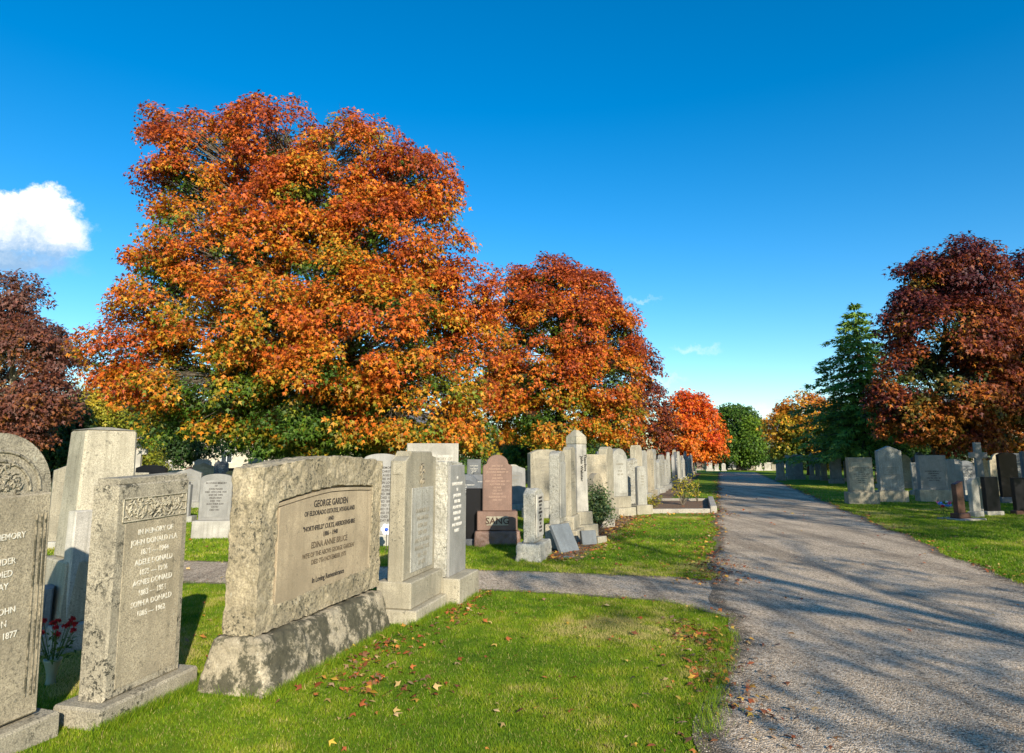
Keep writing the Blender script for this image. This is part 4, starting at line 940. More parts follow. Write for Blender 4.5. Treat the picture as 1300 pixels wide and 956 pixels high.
    bm = bmesh.new(); bm_prism(bm, [(-w/2+.05, 0), (w/2-.005, 0), (w/2-.005, hb-.42), (w/2-.04, hb-.42), (w/2-.04, hb-.17), (w/2-.08, hb-.17), (w/2-.08, hb-.05), (-w/2+.05, hb-.05)], -.004, .03, .285, 0, .004)
    link('front_face', bm_mesh(bm, 'front_face'), M['fine'], root)
    text_obj('inscription', ['IN', 'LOVING MEMORY', 'OF', 'JAMES MILNE', 'DIED 1928', 'ALSO HIS WIFE', 'ISABELLA SIM', 'DIED 1944', 'AND THEIR SON', 'ROBERT'], M['ink_white'], root, -.02, -.0055, 1.34, .052, 1.4)
near_stones()

def second_row():
    g = 'headstones facing the viewer beyond the side path'
    # pink granite stone with the family name on its base
    root = empty('headstone', (-.27, 12.85, 0), R(4), 'pink granite headstone with rounded shoulders and white-framed name on its base', 'gravestone')
    def bx(nm, x0, x1, y0, y1, z0, z1, m, b=.012, ch=0):
        bm = bmesh.new(); bm_box(bm, x0, x1, y0, y1, z0, z1, b, ch); return link(nm, bm_mesh(bm, nm), M[m], root)
    o = bx('plinth', -.44, .44, -.12, .42, -.06, .28, 'pink', .02, .03); roughen(o, .02, .03, .12)
    bx('base_step', -.37, .37, -.05, .34, .28, .62, 'pink')
    bm = bmesh.new(); bm_prism(bm, outline('shoulder', .54, 1.02), 0, .2, .62, 0, .012); link('tablet', bm_mesh(bm, 'tablet'), M['pink'], root)
    bx('name_plate', -.20, .20, -.054, -.045, .37, .53, 'cream', .003)
    text_obj('name', ['SANG'], M['brown'], root, 0, -.0565, .395, .165, 1, squash=1.0, depth=.004)
    text_obj('inscription', ['ERECTED BY', 'ALEXANDER SANG', 'IN LOVING MEMORY OF', 'HIS WIFE', 'JANE SMITH', 'WHO DIED 12TH MAY 1911', 'ALSO THEIR SON', 'GEORGE', 'DIED 1917', 'THE ABOVE', 'ALEXANDER SANG', 'DIED 1931'], M['ink_pink'], root, 0, -.0035, 1.42, .046, 1.35, squash=.8)
    # rock-faced marker beyond the side path
    mid, yaw, w = span((.36, 11.04), (.52, 11.65))
    headstone('small rock-faced marker on a rough block at the corner of the side path', mid, yaw, .60, 1.10, .20, 'segment', 'grey_rough', 'grey_rough', ((.16, .13, .27),), rough=.022, prough=.035, ink='ink_dark')
    bm = bmesh.new(); bm_box(bm, -.24, .26, -.018, .004, .34, 1.0, .006)
    rt = bpy.data.objects[[o.name for o in bpy.data.objects if o.get('label', '').startswith('small rock-faced marker')][0]]
    link('front_face', bm_mesh(bm, 'front_face'), M['pale'], rt)
    text_obj('inscription', ['IN MEMORY OF', 'ANN DUNCAN', 'DIED 1889', 'AGED 41', 'AND HER SON', 'JOHN', 'DIED 1890', 'ALSO', 'PETER REID', 'DIED 1902'], M['ink_dark'], rt, .01, -.0195, .93, .05, 1.28, squash=.8)
    # wide white lettered stone and neighbours
    headstone('broad white stone with faint lettering rising behind the carved-flower stone', (-1.42, 12.4), R(6), .92, 1.84, .16, 'flat', 'pale', 'grey', ((.1, .08, .25),), text=['IN LOVING MEMORY OF', 'ROBERT ALLAN', 'MERCHANT, ABERDEEN', 'WHO DIED 3RD MAY 1921', 'AGED 66 YEARS'], ink='ink_faint', tsize=.075, ttop=.30)
    headstone('grey stone with dense dark lettering between the mossy memorial and carved-flower stone', (-2.42, 12.9), R(12), .66, 1.66, .14, 'segment', 'fine', 'grey', ((.1, .08, .2),),
              text=['IN LOVING MEMORY OF', 'WILLIAM CHRISTIE', 'DIED 1909 AGED 58', 'ALSO OF HIS WIFE', 'MARY ANN LOW', 'DIED 1922 AGED 70', 'THEIR CHILDREN', 'JESSIE DIED 1883', 'THOMAS DIED 1885', 'ALICE DIED 1890', 'WILLIAM DIED 1916', 'JOHN DIED 1918', 'ANNIE DIED 1936', 'ELIZABETH DIED 1940', 'UNTIL THE DAY BREAK'], ink='ink_dark', tsize=.062, ttop=.28, lead=1.22, border=False)
    headstone('grey round-topped stone with dark lettering beside the lily-band stone', (-5.98, 14.1), R(8), .62, 1.26, .14, 'segment', 'fine', 'pale', ((.09, .08, .34),),
              text=['IN LOVING MEMORY', 'OF', 'JOHN FRASER', 'DIED 14TH JUNE 1934', 'AND HIS WIFE', 'HELEN BAIN', 'DIED 1950', 'ALSO THEIR SON', 'DAVID', 'DIED 1961'], ink='ink_dark', tsize=.05, ttop=.20, lead=1.3)
    headstone('cream stone mostly hidden by the left end of the mossy memorial', (-5.05, 13.9), R(8), .5, 1.45, .14, 'flat', 'cream', 'cream', ((.1, .1, .3),))
    headstone('polished black granite stone left of the pink stone', (-.70, 12.95), R(6), .30, 1.02, .10, 'flat', 'black', 'dark', ((.08, .08, .12),), border=False)
    headstone('low cream stone behind the left side of the pink stone', (-1.35, 20.5), R(8), .75, .95, .14, 'stepped', 'cream', 'grey', ((.05, .05, .1),), border=False)
    headstone('low dark stone behind the right side of the pink stone', (.78, 20.0), R(4), .62, 1.0, .12, 'flat', 'dark', 'grey', ((.06, .05, .1),), border=False)
    headstone('wide pale twin-panel stone behind the rock-faced marker', (.92, 18.6), R(22), .92, 1.80, .22, 'gable_flat', 'cream', 'grey', ((.14, .1, .25), (.06, .05, .2)), text=['IN MEMORY OF', 'JAMES GORDON', 'DIED 1902', 'MARY LEASK', 'DIED 1911', 'AND THEIR', 'DAUGHTER'], tsize=.07, ttop=.3)
    headstone('low grey slab stone in shadow behind the rock-faced marker', (1.30, 15.6), R(10), .7, .62, .14, 'flat', 'slate', 'slate', ((.05, .05, .08),), border=False)
    # left pair near tall pillar
    headstone('narrow cream stone in the gap left of the pillar stone', (-8.05, 12.6), R(40), .42, 1.45, .12, 'gable', 'cream', 'grey', ((.06, .05, .12),), border=False)
    headstone('narrow weathered stone leaning in the gap left of the pillar stone', (-6.1, 9.6+1.6), R(60), .46, 1.35, .12, 'flat', 'cream', 'cream', ((.08, .07, .2),), border=False, lean=.03)
second_row()

def main_row():
    rt = headstone('rock-sided headstone with smooth face, first in the tall left row past the side path', row_pt(12.75, -2.52), YAW, .60, 1.71, .19, 'segment', 'grey_rough', 'cream', ((.10, .08, .42),), rough=.018, group=RG)
    bm = bmesh.new(); bm_box(bm, -.25, .25, -.016, .004, .52, 1.5, .006); link('front_face', bm_mesh(bm, 'front_face'), M['grey'], rt)
    headstone('tall smooth stepped-base headstone just before the gothic-lettered obelisk', row_pt(13.75, -2.5), YAW, .55, 1.80, .16, 'gable_flat', 'cream', 'cream', ((.16, .14, .22), (.07, .06, .25)), group=RG,
              text=['SACRED', 'TO THE', 'MEMORY OF', 'DAVID MUIR', 'DIED 1877', 'JANE BAIN', 'DIED 1880'], tsize=.06, ttop=.3, border=False)
    # obelisk with gothic lettering
    root = empty('obelisk', (1.34, 14.4, 0), R(42), 'tallest pale granite obelisk with dark vertical lettering in the left row', 'gravestone', RG)
    def pil(nm, w0, w1, z0, z1, m, bev=.008):
        bm = bmesh.new(); V = []
        for (ww, z) in ((w0, z0), (w1, z1)): V += [bm.verts.new(c) for c in ((-ww/2, -ww/2, z), (ww/2, -ww/2, z), (ww/2, ww/2, z), (-ww/2, ww/2, z))]
        for f in ((0, 3, 2, 1), (4, 5, 6, 7), (0, 1, 5, 4), (1, 2, 6, 5), (2, 3, 7, 6), (3, 0, 4, 7)): bm.faces.new([V[i] for i in f])
        bmesh.ops.bevel(bm, geom=list(bm.edges), offset=bev, segments=1, affect='EDGES', profile=.5); return link(nm, bm_mesh(bm, nm), M[m], root)
    pil('plinth', .62, .60, -.06, .25, 'cream'); pil('base_step', .46, .44, .25, .5, 'cream'); pil('shaft', .33, .30, .5, 1.86, 'pale'); pil('head', .315, .30, 1.862, 2.02, 'cream'); pil('cap', .29, .08, 2.022, 2.15, 'cream', .004)
    text_obj('inscription', ['John Webster'], M['ink_dark'], root, -.055, -.168, 1.36, .105, 1, rot=-math.pi/2)
    text_obj('inscription', ['Theodore'], M['ink_dark'], root, .055, -.168, 1.48, .10, 1, rot=-math.pi/2)
    headstone('broad grey stone behind the obelisk, crossed by its diagonal shadow', (2.02, 16.9), R(18), .62, 1.66, .14, 'flat', 'warm', 'grey', ((.08, .06, .2),), group=RG, border=False)
    headstone('small round-topped mossy stone beside the holly bush', row_pt(16.4, -2.40), YAW-.35, .46, 1.22, .16, 'round', 'warm', 'cream', ((.10, .10, .22),), group=RG, border=False)
    headstone('tall narrow pale stone behind the small mossy round-topped stone', row_pt(17.9, -2.30), YAW-.15, .60, 1.86, .22, 'gable_flat', 'cream', 'cream', ((.10, .10, .3),), group=RG, border=False)
    headstone('broad arched grey stone with a niche and stepped foot', (3.0, 19.3), R(44), .70, 1.83, .2, 'round', 'grey', 'cream', ((.14, .16, .22), (.06, .06, .3)), group=RG, text=['IN MEMORY', 'OF', 'PETER', 'DIED 1899'], tsize=.07, ttop=.45)
    headstone('rough-hewn grey boulder stone beside the kerbed grave', (3.62, 20.9), R(52), .72, 1.56, .32, 'slant', 'grey_rough', 'grey_rough', ((.12, .12, .2),), rough=.06, prough=.04, group=RG)
    headstone('small twin-tablet stone leaning on the rough boulder stone', (3.72, 19.9), R(30), .34, 1.34, .12, 'gable_flat', 'grey', 'cream', ((.12, .10, .25),), group=RG, text=['JANE', '1888', 'ANN', '1891'], tsize=.06, ttop=.3)
    headstone('tall flat-topped grey stone just beyond the kerbed grave', (4.20, 22.9), R(58), .56, 1.98, .20, 'stepped', 'cream', 'grey_rough', ((.16, .16, .3),), group=RG, prough=.03, border=False)
    headstone('dark square-topped stone behind the rough boulder stone', (3.55, 25.5), R(16), .9, 1.8, .16, 'flat', 'dark', 'grey', ((.08, .06, .2),), group=RG, border=False)
    headstone('tall tapering pale stone, second beyond the kerbed grave', (5.02, 26.2), R(60), .55, 1.84, .20, 'gable_flat', 'grey', 'grey_rough', ((.14, .14, .26),), group=RG, border=False)
main_row()

ORD = ['first', 'second', 'third', 'fourth', 'fifth', 'sixth', 'seventh', 'eighth', 'ninth', 'tenth', 'eleventh', 'twelfth', 'thirteenth', 'fourteenth', 'fifteenth', 'sixteenth', 'seventeenth',
       'eighteenth', 'nineteenth', 'twentieth', 'twenty-first', 'twenty-second', 'twenty-third', 'twenty-fourth', 'twenty-fifth', 'twenty-sixth', 'twenty-seventh', 'twenty-eighth', 'twenty-ninth', 'thirtieth']
STY = [('flat', 'flat-topped'), ('round', 'round-topped'), ('segment', 'curve-topped'), ('shoulder', 'shouldered'), ('gable', 'gable-topped'), ('gable_flat', 'low-peaked'), ('stepped', 'stepped-top'), ('ogee', 'ogee-topped')]
MATW = [('grey', 'grey'), ('cream', 'cream'), ('fine', 'smooth grey'), ('pale', 'white'), ('dark', 'dark grey'), ('warm', 'lichened'), ('pink', 'pink granite'), ('black', 'black polished')]
GEN_TEXT = ['IN LOVING MEMORY', 'OF', 'A DEAR HUSBAND', 'AND FATHER', 'DIED 1924', 'ALSO HIS WIFE', 'DIED 1931', 'AT REST']
protos = {}
def generic(label, x, y, yaw, w, h, sty, mat, group, lean=0.0):
    key = (sty, mat)
    if key not in protos:
        rt = headstone(label, (x, y), yaw, .75, 1.5, .15, sty, mat, 'grey' if mat in ('fine', 'dark', 'black', 'pink') else mat, ((.12, .10, .22),), group=group,
                       text=GEN_TEXT if mat != 'black' else None, ink='ink_faint' if mat not in ('dark', 'black') else 'ink_white', tsize=.055, ttop=.34, lead=1.4)
        rt.scale = (w/.75, 1, h/1.5); rt.rotation_euler = (0, lean, yaw); protos[key] = rt; return rt
    rt = copy_thing(protos[key], (x, y, 0), yaw, (w/.75, 1, h/1.5), label, group); rt.rotation_euler = (0, lean, yaw); return rt

def crosses():
    def cross(label, x, y, yaw, H, m, group=None):
        root = empty('cross_monument', (x, y, 0), yaw, label, 'cross', group)
        def bx(nm, *a):
            bm = bmesh.new(); bm_box(bm, *a, .01); link(nm, bm_mesh(bm, nm), M[m], root)
        bx('plinth', -.42, .42, -.3, .42, -.06, .22); bx('base_step', -.28, .28, -.18, .3, .22, .50)
        s = H-.5; a = .11; ar = .29; zc = .5+s*.72
        bm = bmesh.new(); bm_prism(bm, [(-a*1.2, 0), (a*1.2, 0), (a*.9, s*.66), (ar, s*.66), (ar, s*.66+.19), (a*.9, s*.66+.19), (a, s), (-a, s), (-a*.9, s*.66+.19), (-ar, s*.66+.19), (-ar, s*.66), (-a*.9, s*.66)], 0, .15, .5, 0, .01)
        link('cross', bm_mesh(bm, 'cross'), M[m], root)
    cross('tall grey stone cross on a stepped base among the right-hand graves', 17.0, 25.2, R(-8), 2.12, 'fine')
    cross('small pale stone cross under the left side of the huge maple', -13.2, 24.4, R(12), 2.3, 'pale')
    cross('weathered cross far behind the pink stone', -1.0, 42, R(0), 2.2, 'grey')
crosses()

def background_stones():
    rg = random.Random(99)
    # left row continuing to the end of the path
    y = 28.0; i = 0
    while y < 72 and i < 30:
        s = STY[rg.choice([0, 2, 3, 4, 5, 6, 1, 0])]; m = MATW[rg.choice([0, 1, 0, 2, 3, 4, 5, 0])]
        generic('%s %s headstone, %s past the tapering pale stone in the left row' % (m[1], s[1], ORD[i]), -2.75+.302*y+rg.uniform(-.1, .1), y, YAW-.08+rg.uniform(-.12, .08), rg.uniform(.6, .85), rg.uniform(1.45, 2.05), s[0], m[0], RG, rg.uniform(-.02, .02))
        y += rg.uniform(1.25, 1.9); i += 1
    # field behind, rows across
    for k, (Y0, n, where) in enumerate(((17.3, 13, 'nearest row under huge maple'), (21.5, 14, 'second row under huge maple'), (27.5, 17, 'third row behind huge maple'), (34.5, 18, 'fourth row behind huge maple'), (43, 20, 'farthest row beyond huge maple'))):
        xa, xb = -.66*Y0, .27*Y0-4.4
        for j in range(n):
            x = xa+(xb-xa)*(j+.5)/n+rg.uniform(-.3, .3); yy = Y0-.25*x*.8*.3+rg.uniform(-.4, .4)
            s = STY[rg.choice(range(8))]; m = MATW[rg.choice([0, 1, 2, 3, 4, 4, 5, 6, 7, 2])]
            lb = '%s %s headstone, %s from left in %s' % (m[1], s[1], ORD[j], where)
            generic(lb, x, yy, R(rg.uniform(-4, 14)), rg.uniform(.55, .9), rg.uniform(.85, 1.6), s[0], m[0], 'headstones on the shaded left lawn', rg.uniform(-.03, .03))
    # far end of the path
    for j, (u, v, wpx, top, s, m) in enumerate(((888, 597, 7, 584, 'flat', 'pink'), (894, 597, 8, 582, 'flat', 'cream'), (901, 598, 7, 579, 'round', 'pale'), (910, 598, 5, 589, 'flat', 'pale'), (919, 598, 5, 588, 'round', 'pale'),
                                     (930, 596, 9, 583, 'segment', 'dark'), (942, 597, 9, 588, 'flat', 'cream'), (954, 597, 10, 584, 'flat', 'cream'), (964, 597.5, 7, 586, 'round', 'pale'), (975, 597.5, 8, 587, 'flat', 'pale'), (983, 597.5, 6, 586, 'gable', 'cream'))):
        x, y = G(u, v); sc = y/ray(u, v)[1]
        adj = dict(STY)[s]; mm = dict(MATW)[m]
        generic('%s %s headstone, %s from the left where the path ends' % (mm, adj, ORD[j]), x, y, R(-6), wpx*sc, max(.7, P(u, top, y)[2]), s, m, 'small headstones beyond the end of the path')
    # right row along the path, far part
    for j, (u, v, wpx, top, s, m) in enumerate(((992, 610, 15, 584, 'segment', 'grey'), (999, 606, 9, 578, 'flat', 'grey'), (1006, 609, 10, 580, 'gable', 'grey'), (1017, 609, 20, 577, 'gable_flat', 'fine'), (1030, 609, 8, 575, 'gable', 'fine'), (1038, 609, 9, 578, 'flat', 'grey'),
                                     (1047, 610, 11, 585, 'flat', 'grey'), (1066, 614, 21, 578, 'gable_flat', 'fine'), (1076, 613, 8, 583, 'flat', 'grey'))):
        x, y = G(u, v); sc = y/ray(u, v)[1]; adj = dict(STY)[s]; mm = dict(MATW)[m]
        generic('%s %s headstone, %s from the far end of the right-hand row' % (mm, adj, ORD[j]), x, y+rg.uniform(-.6, .6), R(-14), wpx*sc*.66, max(1.0, P(u, top, y)[2]), s, m, 'headstones along the right-hand row')
    for k, (Y0, n, where) in enumerate(((29.5, 9, 'first row behind right-hand graves'), (36, 15, 'second row behind right-hand graves'), (46, 17, 'third row behind right-hand graves'))):
        xa, xb = .3*Y0+8.2, .80*Y0
        for j in range(n):
            x = xa+(xb-xa)*(j+.5)/n+rg.uniform(-.3, .3); yy = Y0+rg.uniform(-.5, .5)
            s = STY[rg.choice(range(8))]; m = MATW[rg.choice([0, 2, 4, 4, 5, 7, 2, 4])]
            generic('%s %s headstone, %s from left in %s' % (m[1], s[1], ORD[j], where), x, yy, R(rg.uniform(-16, 0)), rg.uniform(.6, .95), rg.uniform(1.1, 1.85), s[0], m[0], 'headstones under the right-hand trees', rg.uniform(-.02, .02))
background_stones()

def right_group():
    g = 'headstones along the right-hand row'
    T = ['IN LOVING MEMORY OF', 'JOHN BROWN', 'FARMER', 'DIED 2ND APRIL 1893', 'AGED 71 YEARS', 'ALSO HIS WIFE', 'ANN REID', 'DIED 1903']
    headstone('pale flat-topped headstone with dark lettering nearest the path bend on the right', (12.05, 24.0), R(-10), .78, 1.58, .30, 'flat', 'cream', 'cream', ((.11, .12, .40),), group=g, text=T, ink='ink_dark', tsize=.06, ttop=.38, lead=1.3)
    headstone('tall peaked headstone, second from the path on the right', (13.75, 25.2), R(-10), .80, 1.99, .32, 'gable', 'grey', 'cream', ((.09, .10, .40),), group=g, text=T[:4], tsize=.06, ttop=.8)
    headstone('broad grey headstone between the peaked stone and the brown polished stone', (15.4, 25.4), R(-10), .92, 1.66, .32, 'flat', 'fine', 'cream', ((.10, .10, .42),), group=g, text=T[:5], ink='ink_dark', tsize=.06, ttop=.6)
    headstone('pale curve-topped headstone behind the brown polished stone', (16.75, 26.3), R(-6), .62, 1.52, .14, 'segment', 'pale', 'grey', ((.08, .08, .15),), group=g, border=False)
    rt = headstone('brown polished granite stone on a pale slab beside the flowers', (11.62, 18.1), R(24), .28, .98, .14, 'slant', 'brown', 'brown', ((.16, .14, .05), (.08, .07, .12)), group=g, border=False)
    bm = bmesh.new(); bm_box(bm, -.45, .40, -.35, .40, -.05, .045, .01); link('slab', bm_mesh(bm, 'slab'), M['kerb'], rt)
    headstone('small pale round-topped stone right of the brown polished stone', (12.55, 18.9), R(28), .34, 1.02, .12, 'round', 'grey', 'grey', ((.05, .05, .15),), group=g, border=False)
    headstone('black polished stone right of the small pale round-topped stone', (13.35, 19.4), R(10), .44, 1.05, .14, 'flat', 'black', 'grey', ((.05, .05, .12),), group=g, border=False)
    headstone('black polished stone nearest the right edge of the view', (14.35, 19.6), R(6), .5, 1.02, .14, 'flat', 'black', 'brown', ((.07, .06, .12),), group=g, border=False)
    headstone('narrow pale stone between the two black polished stones', (13.85, 20.6), R(40), .22, 1.0, .10, 'flat', 'cream', 'grey', ((.05, .05, .1),), group=g, border=False)
    headstone('tall black granite stone behind the stone cross', (17.6, 24.6), R(-4), .62, 1.75, .16, 'gable_flat', 'black', 'dark', ((.08, .07, .2),), group=g, border=False)
    headstone('tall dark grey stone at the right edge beyond the black stones', (19.3, 25.5), R(-4), .95, 1.8, .18, 'flat', 'dark', 'dark', ((.1, .08, .2),), group=g, border=False)
right_group()

# ------------------------------------------------------------------ small things
def small_things():
    # vase of red flowers between the two nearest stones
    root = empty('flower_vase', (-3.30, 5.22, 0), 0, 'grey vase of red carnations between the two nearest headstones', 'vase of flowers')
    prof = [(.035, 0), (.03, .03), (.035, .08), (.055, .15), (.06, .17), (.045, .165)]
    bm = bmesh.new(); n = 16; rings = []
    for r_, z in prof: rings.append([bm.verts.new((r_*math.cos(6.283*k/n), r_*math.sin(6.283*k/n), z)) for k in range(n)])
    for a, b in zip(rings, rings[1:]):
        for k in range(n): bm.faces.new((a[k], a[(k+1) % n], b[(k+1) % n], b[k]))
    bm.faces.new(rings[-1]); link('vase', bm_mesh(bm, 'vase'), plain('vase_green_grey', (.30, .32, .22), .4), root, True)
    def flowers(root, n, h, spread, fr, cols, stemm, seed, z0=.14):
        rg = random.Random(seed); r = np.random.default_rng(seed)
        for i in range(n):
            a = rg.uniform(0, 6.28); d = spread*math.sqrt(rg.random()); z = h*rg.uniform(.82, 1.08)
            e = (d*math.cos(a), d*math.sin(a), z)
            tb = Tubes(); tb.add([(e[0]*.15, e[1]*.15, z0), (e[0]*.6, e[1]*.6, z*.65), e], [.003, .0028, .0025], 5)
            st_ = link('stem', tb.mesh('stem'), stemm, root)
            m = 46; g = r.normal(size=(m, 3)); g /= np.linalg.norm(g, axis=1, keepdims=True); g[:, 2] = np.abs(g[:, 2])*.8
            me = leaves_mesh('bloom', np.array(e)+g*fr*.55, g+r.normal(0, .5, (m, 3)), r.normal(size=(m, 3)), np.full(m, fr*.8), r.random(m), np.clip(r.normal(1, .2, m), .5, 1.4))
            link('bloom', me, cols[i % len(cols)], root)
        m = 60; p = np.stack([r.normal(0, spread*.5, m), r.normal(0, spread*.5, m), r.uniform(z0, h*.8, m)], 1)
        me = leaves_mesh('foliage', p, r.normal(size=(m, 3)), r.normal(size=(m, 3))+np.array([0, 0, .8]), np.full(m, .06), r.random(m), np.ones(m), LV*np.array([.4, 1, 1]))
        link('foliage', me, LM['green'], root)
    red = leaf_mat('red_petals', ((0, (.35, .008, .01)), (1, (.60, .02, .02))), .2); white = leaf_mat('white_petals', ((0, (.6, .6, .62)), (1, (.8, .8, .8))), .2)
    blue = leaf_mat('blue_petals', ((0, (.03, .16, .62)), (1, (.10, .35, .80))), .2); pinkp = leaf_mat('pink_petals', ((0, (.5, .05, .2)), (1, (.7, .2, .35))), .2)
    stem = plain('green_stem', (.05, .11, .02), .6)
    flowers(root, 14, .40, .13, .028, [red], stem, 3)
    # flowers at the brown stone
    root = empty('flower_bunch', (11.05, 17.95, 0), 0, 'small bunch of blue, pink and white flowers left of the brown polished stone', 'flowers')
    flowers(root, 12, .42, .18, .05, [blue, pinkp, white, red, blue], stem, 5, .03)
    x, y = G(492, 700); x, y = -1.78, 9.9
    x, y, z = P(491, 672, 12.2); root = empty('flower_stake', (x, y, 0), 0, 'white and blue flower on a thin stake beside the carved-flower stone', 'ornament')
    tb = Tubes(); tb.add([(0, 0, -.02), (0, 0, z)], [.008, .006], 6); link('stake', tb.mesh('stake'), plain('dark_stake', (.03, .03, .03), .5), root)
    for k in range(6):
        a = 6.283*k/6; bm = bmesh.new(); pts = [(0, 0), (.05, .03), (.11, 0), (.05, -.03)]
        bmesh.ops.create_uvsphere(bm, u_segments=10, v_segments=6, radius=.042, matrix=Matrix.Translation((.062*math.cos(a), -.015, z+.062*math.sin(a))) @ Matrix.Diagonal((1, .3, 1, 1)))
        link('petal', bm_mesh(bm, 'petal'), plain('petal_white', (.75, .75, .78), .5), root)
    bm = bmesh.new(); bmesh.ops.create_uvsphere(bm, u_segments=12, v_segments=8, radius=.032, matrix=Matrix.Translation((0, -.03, z))); link('centre', bm_mesh(bm, 'centre'), plain('petal_blue', (.03, .10, .5), .5), root)
    # holly bush
    r = np.random.default_rng(5); root = empty('holly_bush', (1.86, 15.3, 0), 0, 'small dark green holly bush against the obelisk in the left row', 'bush')
    tb = Tubes(); Ps, Ns, Ts = [], [], []
    rg = random.Random(8)
    for i in range(110):
        a = rg.uniform(0, 6.28); el = rg.uniform(.15, 1.5); rr = .42*math.cos(el)*rg.uniform(.5, 1.05); z = .15+.75*math.sin(el)*rg.uniform(.5, 1.1)
        e = np.array([rr*math.cos(a), rr*math.sin(a), z]); tb.add([(0, 0, 0), tuple(e*.5+np.array([0, 0, .08])), tuple(e)], [.010, .006, .003], 4)
        n = 26; g = r.normal(0, .075, (n, 3)); Ps.append(e+g); Ns.append(g*6+e*.8+r.normal(0, .5, (n, 3))); Ts.append(g*8+np.array([0, 0, .3])+r.normal(0, .5, (n, 3)))
    n = sum(map(len, Ps)); link('stems', tb.mesh('stems'), M['bark_dark'], root)
    link('foliage', leaves_mesh('holly', np.concatenate(Ps), np.concatenate(Ns), np.concatenate(Ts), r.uniform(.04, .07, n), np.clip(r.normal(.55, .2, n), 0, 1), np.clip(r.normal(1, .2, n), .5, 1.5)), leaf_mat('holly_leaf', ((0, (.02, .05, .012)), (.6, (.05, .10, .02)), (1, (.20, .22, .05))), .1, .6), root)
    # kerbed grave
    x0, y0 = 3.35, 19.35; x1, y1 = 6.25, 19.05
    A = G(742, 652); Bp = G(905, 651); Cc = G(903, 637.5); D = G(770, 637)
    root = empty('kerbed_grave', (Bp[0], Bp[1], 0), 0, 'low granite kerb enclosing a grave plot of dead leaves by the path', 'grave kerb')
    o = Vector((Bp[0], Bp[1]))
    def bar(nm, p, q, w, h, m='kerb'):
        p, q = Vector(p)-o, Vector(q)-o; d = q-p; bm = bmesh.new(); bm_box(bm, 0, d.length, -w/2, w/2, -.05, h, .012)
        bmesh.ops.transform(bm, matrix=Matrix.Translation((p.x, p.y, 0)) @ Matrix.Rotation(math.atan2(d.y, d.x), 4, 'Z'), verts=bm.verts); link(nm, bm_mesh(bm, nm), M[m], root)
    bar('front_kerb', A, (Bp[0]-.1, Bp[1]), .16, .12); bar('back_kerb', D, (Cc[0]-.1, Cc[1]), .16, .13); bar('end_kerb', (Bp[0], Bp[1]-.1), (Cc[0], Cc[1]+.1), .18, .20); bar('foot_kerb', (A[0]+.02, A[1]+.1), (D[0]-.02, D[1]-.1), .14, .12)
    bm = bmesh.new(); vs = [bm.verts.new((p[0]-o.x, p[1]-o.y, .05)) for p in (A, Bp, Cc, D)]; bm.faces.new(vs); link('bed', bm_mesh(bm, 'bed'), M['soil'], root)
    # rose bush (thin)
    def scrawny(label, x, y, H, seed, n=16, sp=.5):
        root = empty('rose_bush', (x, y, 0), 0, label, 'bush'); rg = random.Random(seed); r = np.random.default_rng(seed); tb = Tubes(); Ps, Ns, Ts = [], [], []
        for i in range(n):
            a = rg.uniform(0, 6.28); l = H*rg.uniform(.4, 1.0); d = sp*rg.uniform(.2, 1)
            e = Vector((d*math.cos(a), d*math.sin(a), l)); mid = e*.5+Vector((0, 0, l*.12)); tb.add([(0, 0, 0), tuple(mid), tuple(e)], [.012, .008, .004], 4)
            for j in range(5):
                t = rg.uniform(.45, 1); p = mid.lerp(e, t*2-1) if t > .5 else mid; q = p+Vector((rg.uniform(-.1, .1), rg.uniform(-.1, .1), rg.uniform(0, .12))); tb.add([tuple(p), tuple(q)], [.004, .002], 3)
                m = 5; g = r.normal(0, .035, (m, 3)); Ps.append(np.array(q)+g); Ns.append(r.normal(size=(m, 3))+np.array([0, 0, .5])); Ts.append(r.normal(size=(m, 3)))
        m = sum(map(len, Ps)); link('stems', tb.mesh('stems'), M['bark'], root)
        link('foliage', leaves_mesh('rose_leaf', np.concatenate(Ps), np.concatenate(Ns), np.concatenate(Ts), r.uniform(.05, .085, m), np.clip(r.normal(.6, .25, m), 0, 1), np.ones(m)), LM['yellow'], root)
    scrawny('straggly rose bush with yellowing leaves behind the kerbed grave', 5.6, 23.0, 1.0, 4)
    scrawny('dead low plant in the kerbed grave plot', 4.2, 21.0, .4, 6, 14, .3)
    scrawny('single leggy rose shoot near the path edge past the kerbed grave', 6.5, 24.5, .85, 7, 5, .35)
    # broken slabs leaning at the foot of the left row
    def slab(label, x, y, yaw, w, h, t, tiltx, m, z=0):
        bm = bmesh.new(); bm_box(bm, -w/2, w/2, -t/2, t/2, 0, h, .008); ob = link('stone_slab', bm_mesh(bm, 'stone_slab'), M[m]); ob.location = (x, y, z); ob.rotation_euler = (tiltx, 0, yaw)
        setp(ob, label, 'stone slab')
    slab('grey slate slab leaning on the plinth past the rock-faced marker', .98, 12.05, YAW-.5, .48, .50, .07, R(-28), 'slate')
    slab('small square dark slab propped beside the leaning slate slab', 1.42, 13.0, R(20), .30, .26, .08, R(-14), 'slate')
    slab('small pale broken slab lying in the leaf litter', 1.62, 13.3, R(50), .30, .12, .22, R(-5), 'cream')
    slab('thin slate fragment lying flat on the grass by the rough block', .86, 11.35, R(-20), .25, .02, .10, 0, 'slate', .012)
    slab('rough pale block lying in the litter beside the holly bush', 2.15, 16.2, R(30), .36, .24, .26, 0, 'kerb')
small_things()

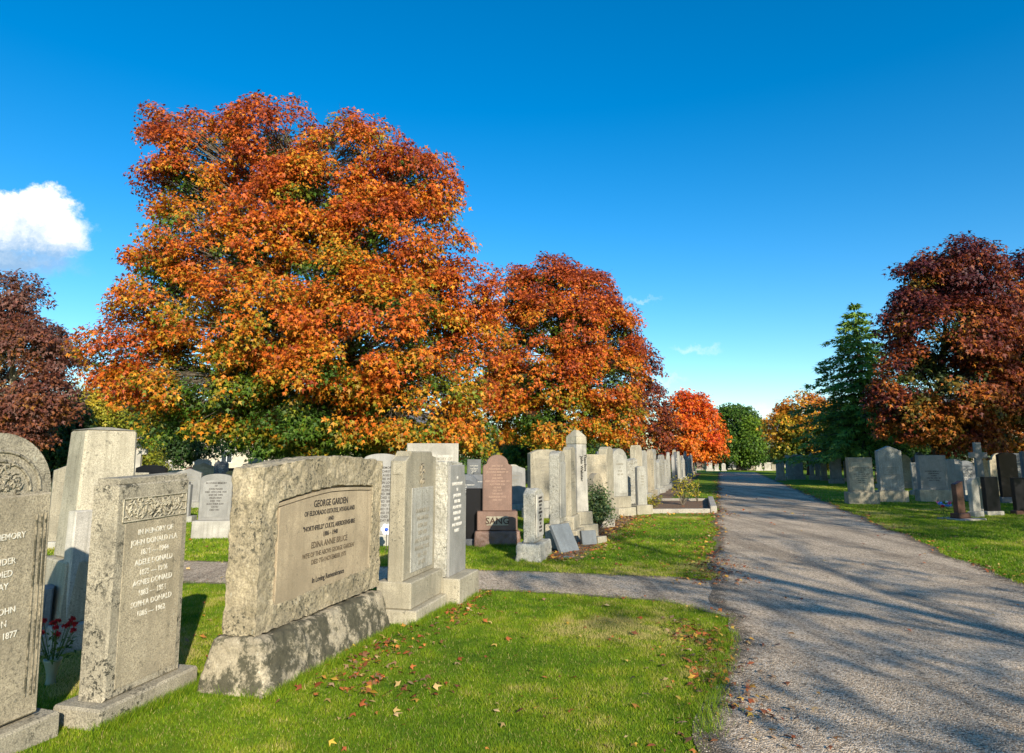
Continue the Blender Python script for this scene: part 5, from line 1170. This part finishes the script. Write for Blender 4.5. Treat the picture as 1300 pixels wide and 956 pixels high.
# ------------------------------------------------------------------ houses far behind
def houses():
    wallm = plain('harled_wall', (.50, .44, .34), .9, .15, 3); roofm = plain('slate_roof', (.12, .12, .13), .7, .25, 4); winm = plain('window_glass', (.03, .04, .05), .15); trim = plain('window_trim', (.7, .7, .68), .6)
    def house(label, x, y, yaw, w, d, h, rh):
        root = empty('house', (x, y, 0), yaw, label, 'house')
        bm = bmesh.new(); bm_box(bm, -w/2, w/2, 0, d, -.1, h, 0); bm_prism(bm, [(-0, 0), (0.001, 0)], 0, 0, 0, 0, 0) if False else None
        link('wall', bm_mesh(bm, 'wall'), wallm, root)
        bm = bmesh.new(); V = [bm.verts.new(c) for c in ((-w/2-.3, -.4, h-.02), (w/2+.3, -.4, h-.02), (w/2+.3, d+.4, h-.02), (-w/2-.3, d+.4, h-.02), (-w/2-.3, d/2, h+rh), (w/2+.3, d/2, h+rh))]
        for f in ((0, 1, 5, 4), (2, 3, 4, 5), (0, 4, 3), (1, 2, 5), (0, 3, 2, 1)): bm.faces.new([V[i] for i in f])
        rf = link('roof', bm_mesh(bm, 'roof'), roofm, root)
        for cx in (-w*.4, w*.4):
            bm = bmesh.new(); bm_box(bm, cx-.5, cx+.5, d/2-.35, d/2+.35, h+rh-.8, h+rh+1.0, .03)
            for q in (-.25, .25):
                bmesh.ops.create_cone(bm, cap_ends=True, segments=8, radius1=.12, radius2=.10, depth=.4, matrix=Matrix.Translation((cx+q, d/2, h+rh+1.2)))
            link('chimney', bm_mesh(bm, 'chimney'), wallm, rf)
        nw = max(2, int(w/3.2))
        for fl in (0, 1) if h > 4 else (0,):
            for k in range(nw):
                cx = -w/2+w*(k+.5)/nw; z = .9+fl*2.7
                bm = bmesh.new(); bm_box(bm, cx-.6, cx+.6, -.05, .02, z, z+1.4, 0); wn = link('window', bm_mesh(bm, 'window'), trim, root)
                for sx in (-.29, .29):
                    bm = bmesh.new(); bm_box(bm, cx+sx-.25, cx+sx+.25, -.065, -.03, z+.08, z+1.32, 0); link('pane', bm_mesh(bm, 'pane'), winm, wn)
    house('cream two-storey house glimpsed under the left side of the huge maple', -34, 78, R(12), 14, 8, 5.2, 3)
    house('cream house with chimneys glimpsed behind the shaded left graves', -14, 96, R(4), 13, 8, 5.0, 3)
    house('cream house with chimneys seen between the green tree and the golden tree', 42, 108, R(-14), 13, 8, 4.8, 2.8)
    house('pale house glimpsed under the large dark red maple', 48, 72, R(-24), 15, 8, 5.2, 3)
houses()
print('objects', len(bpy.data.objects))
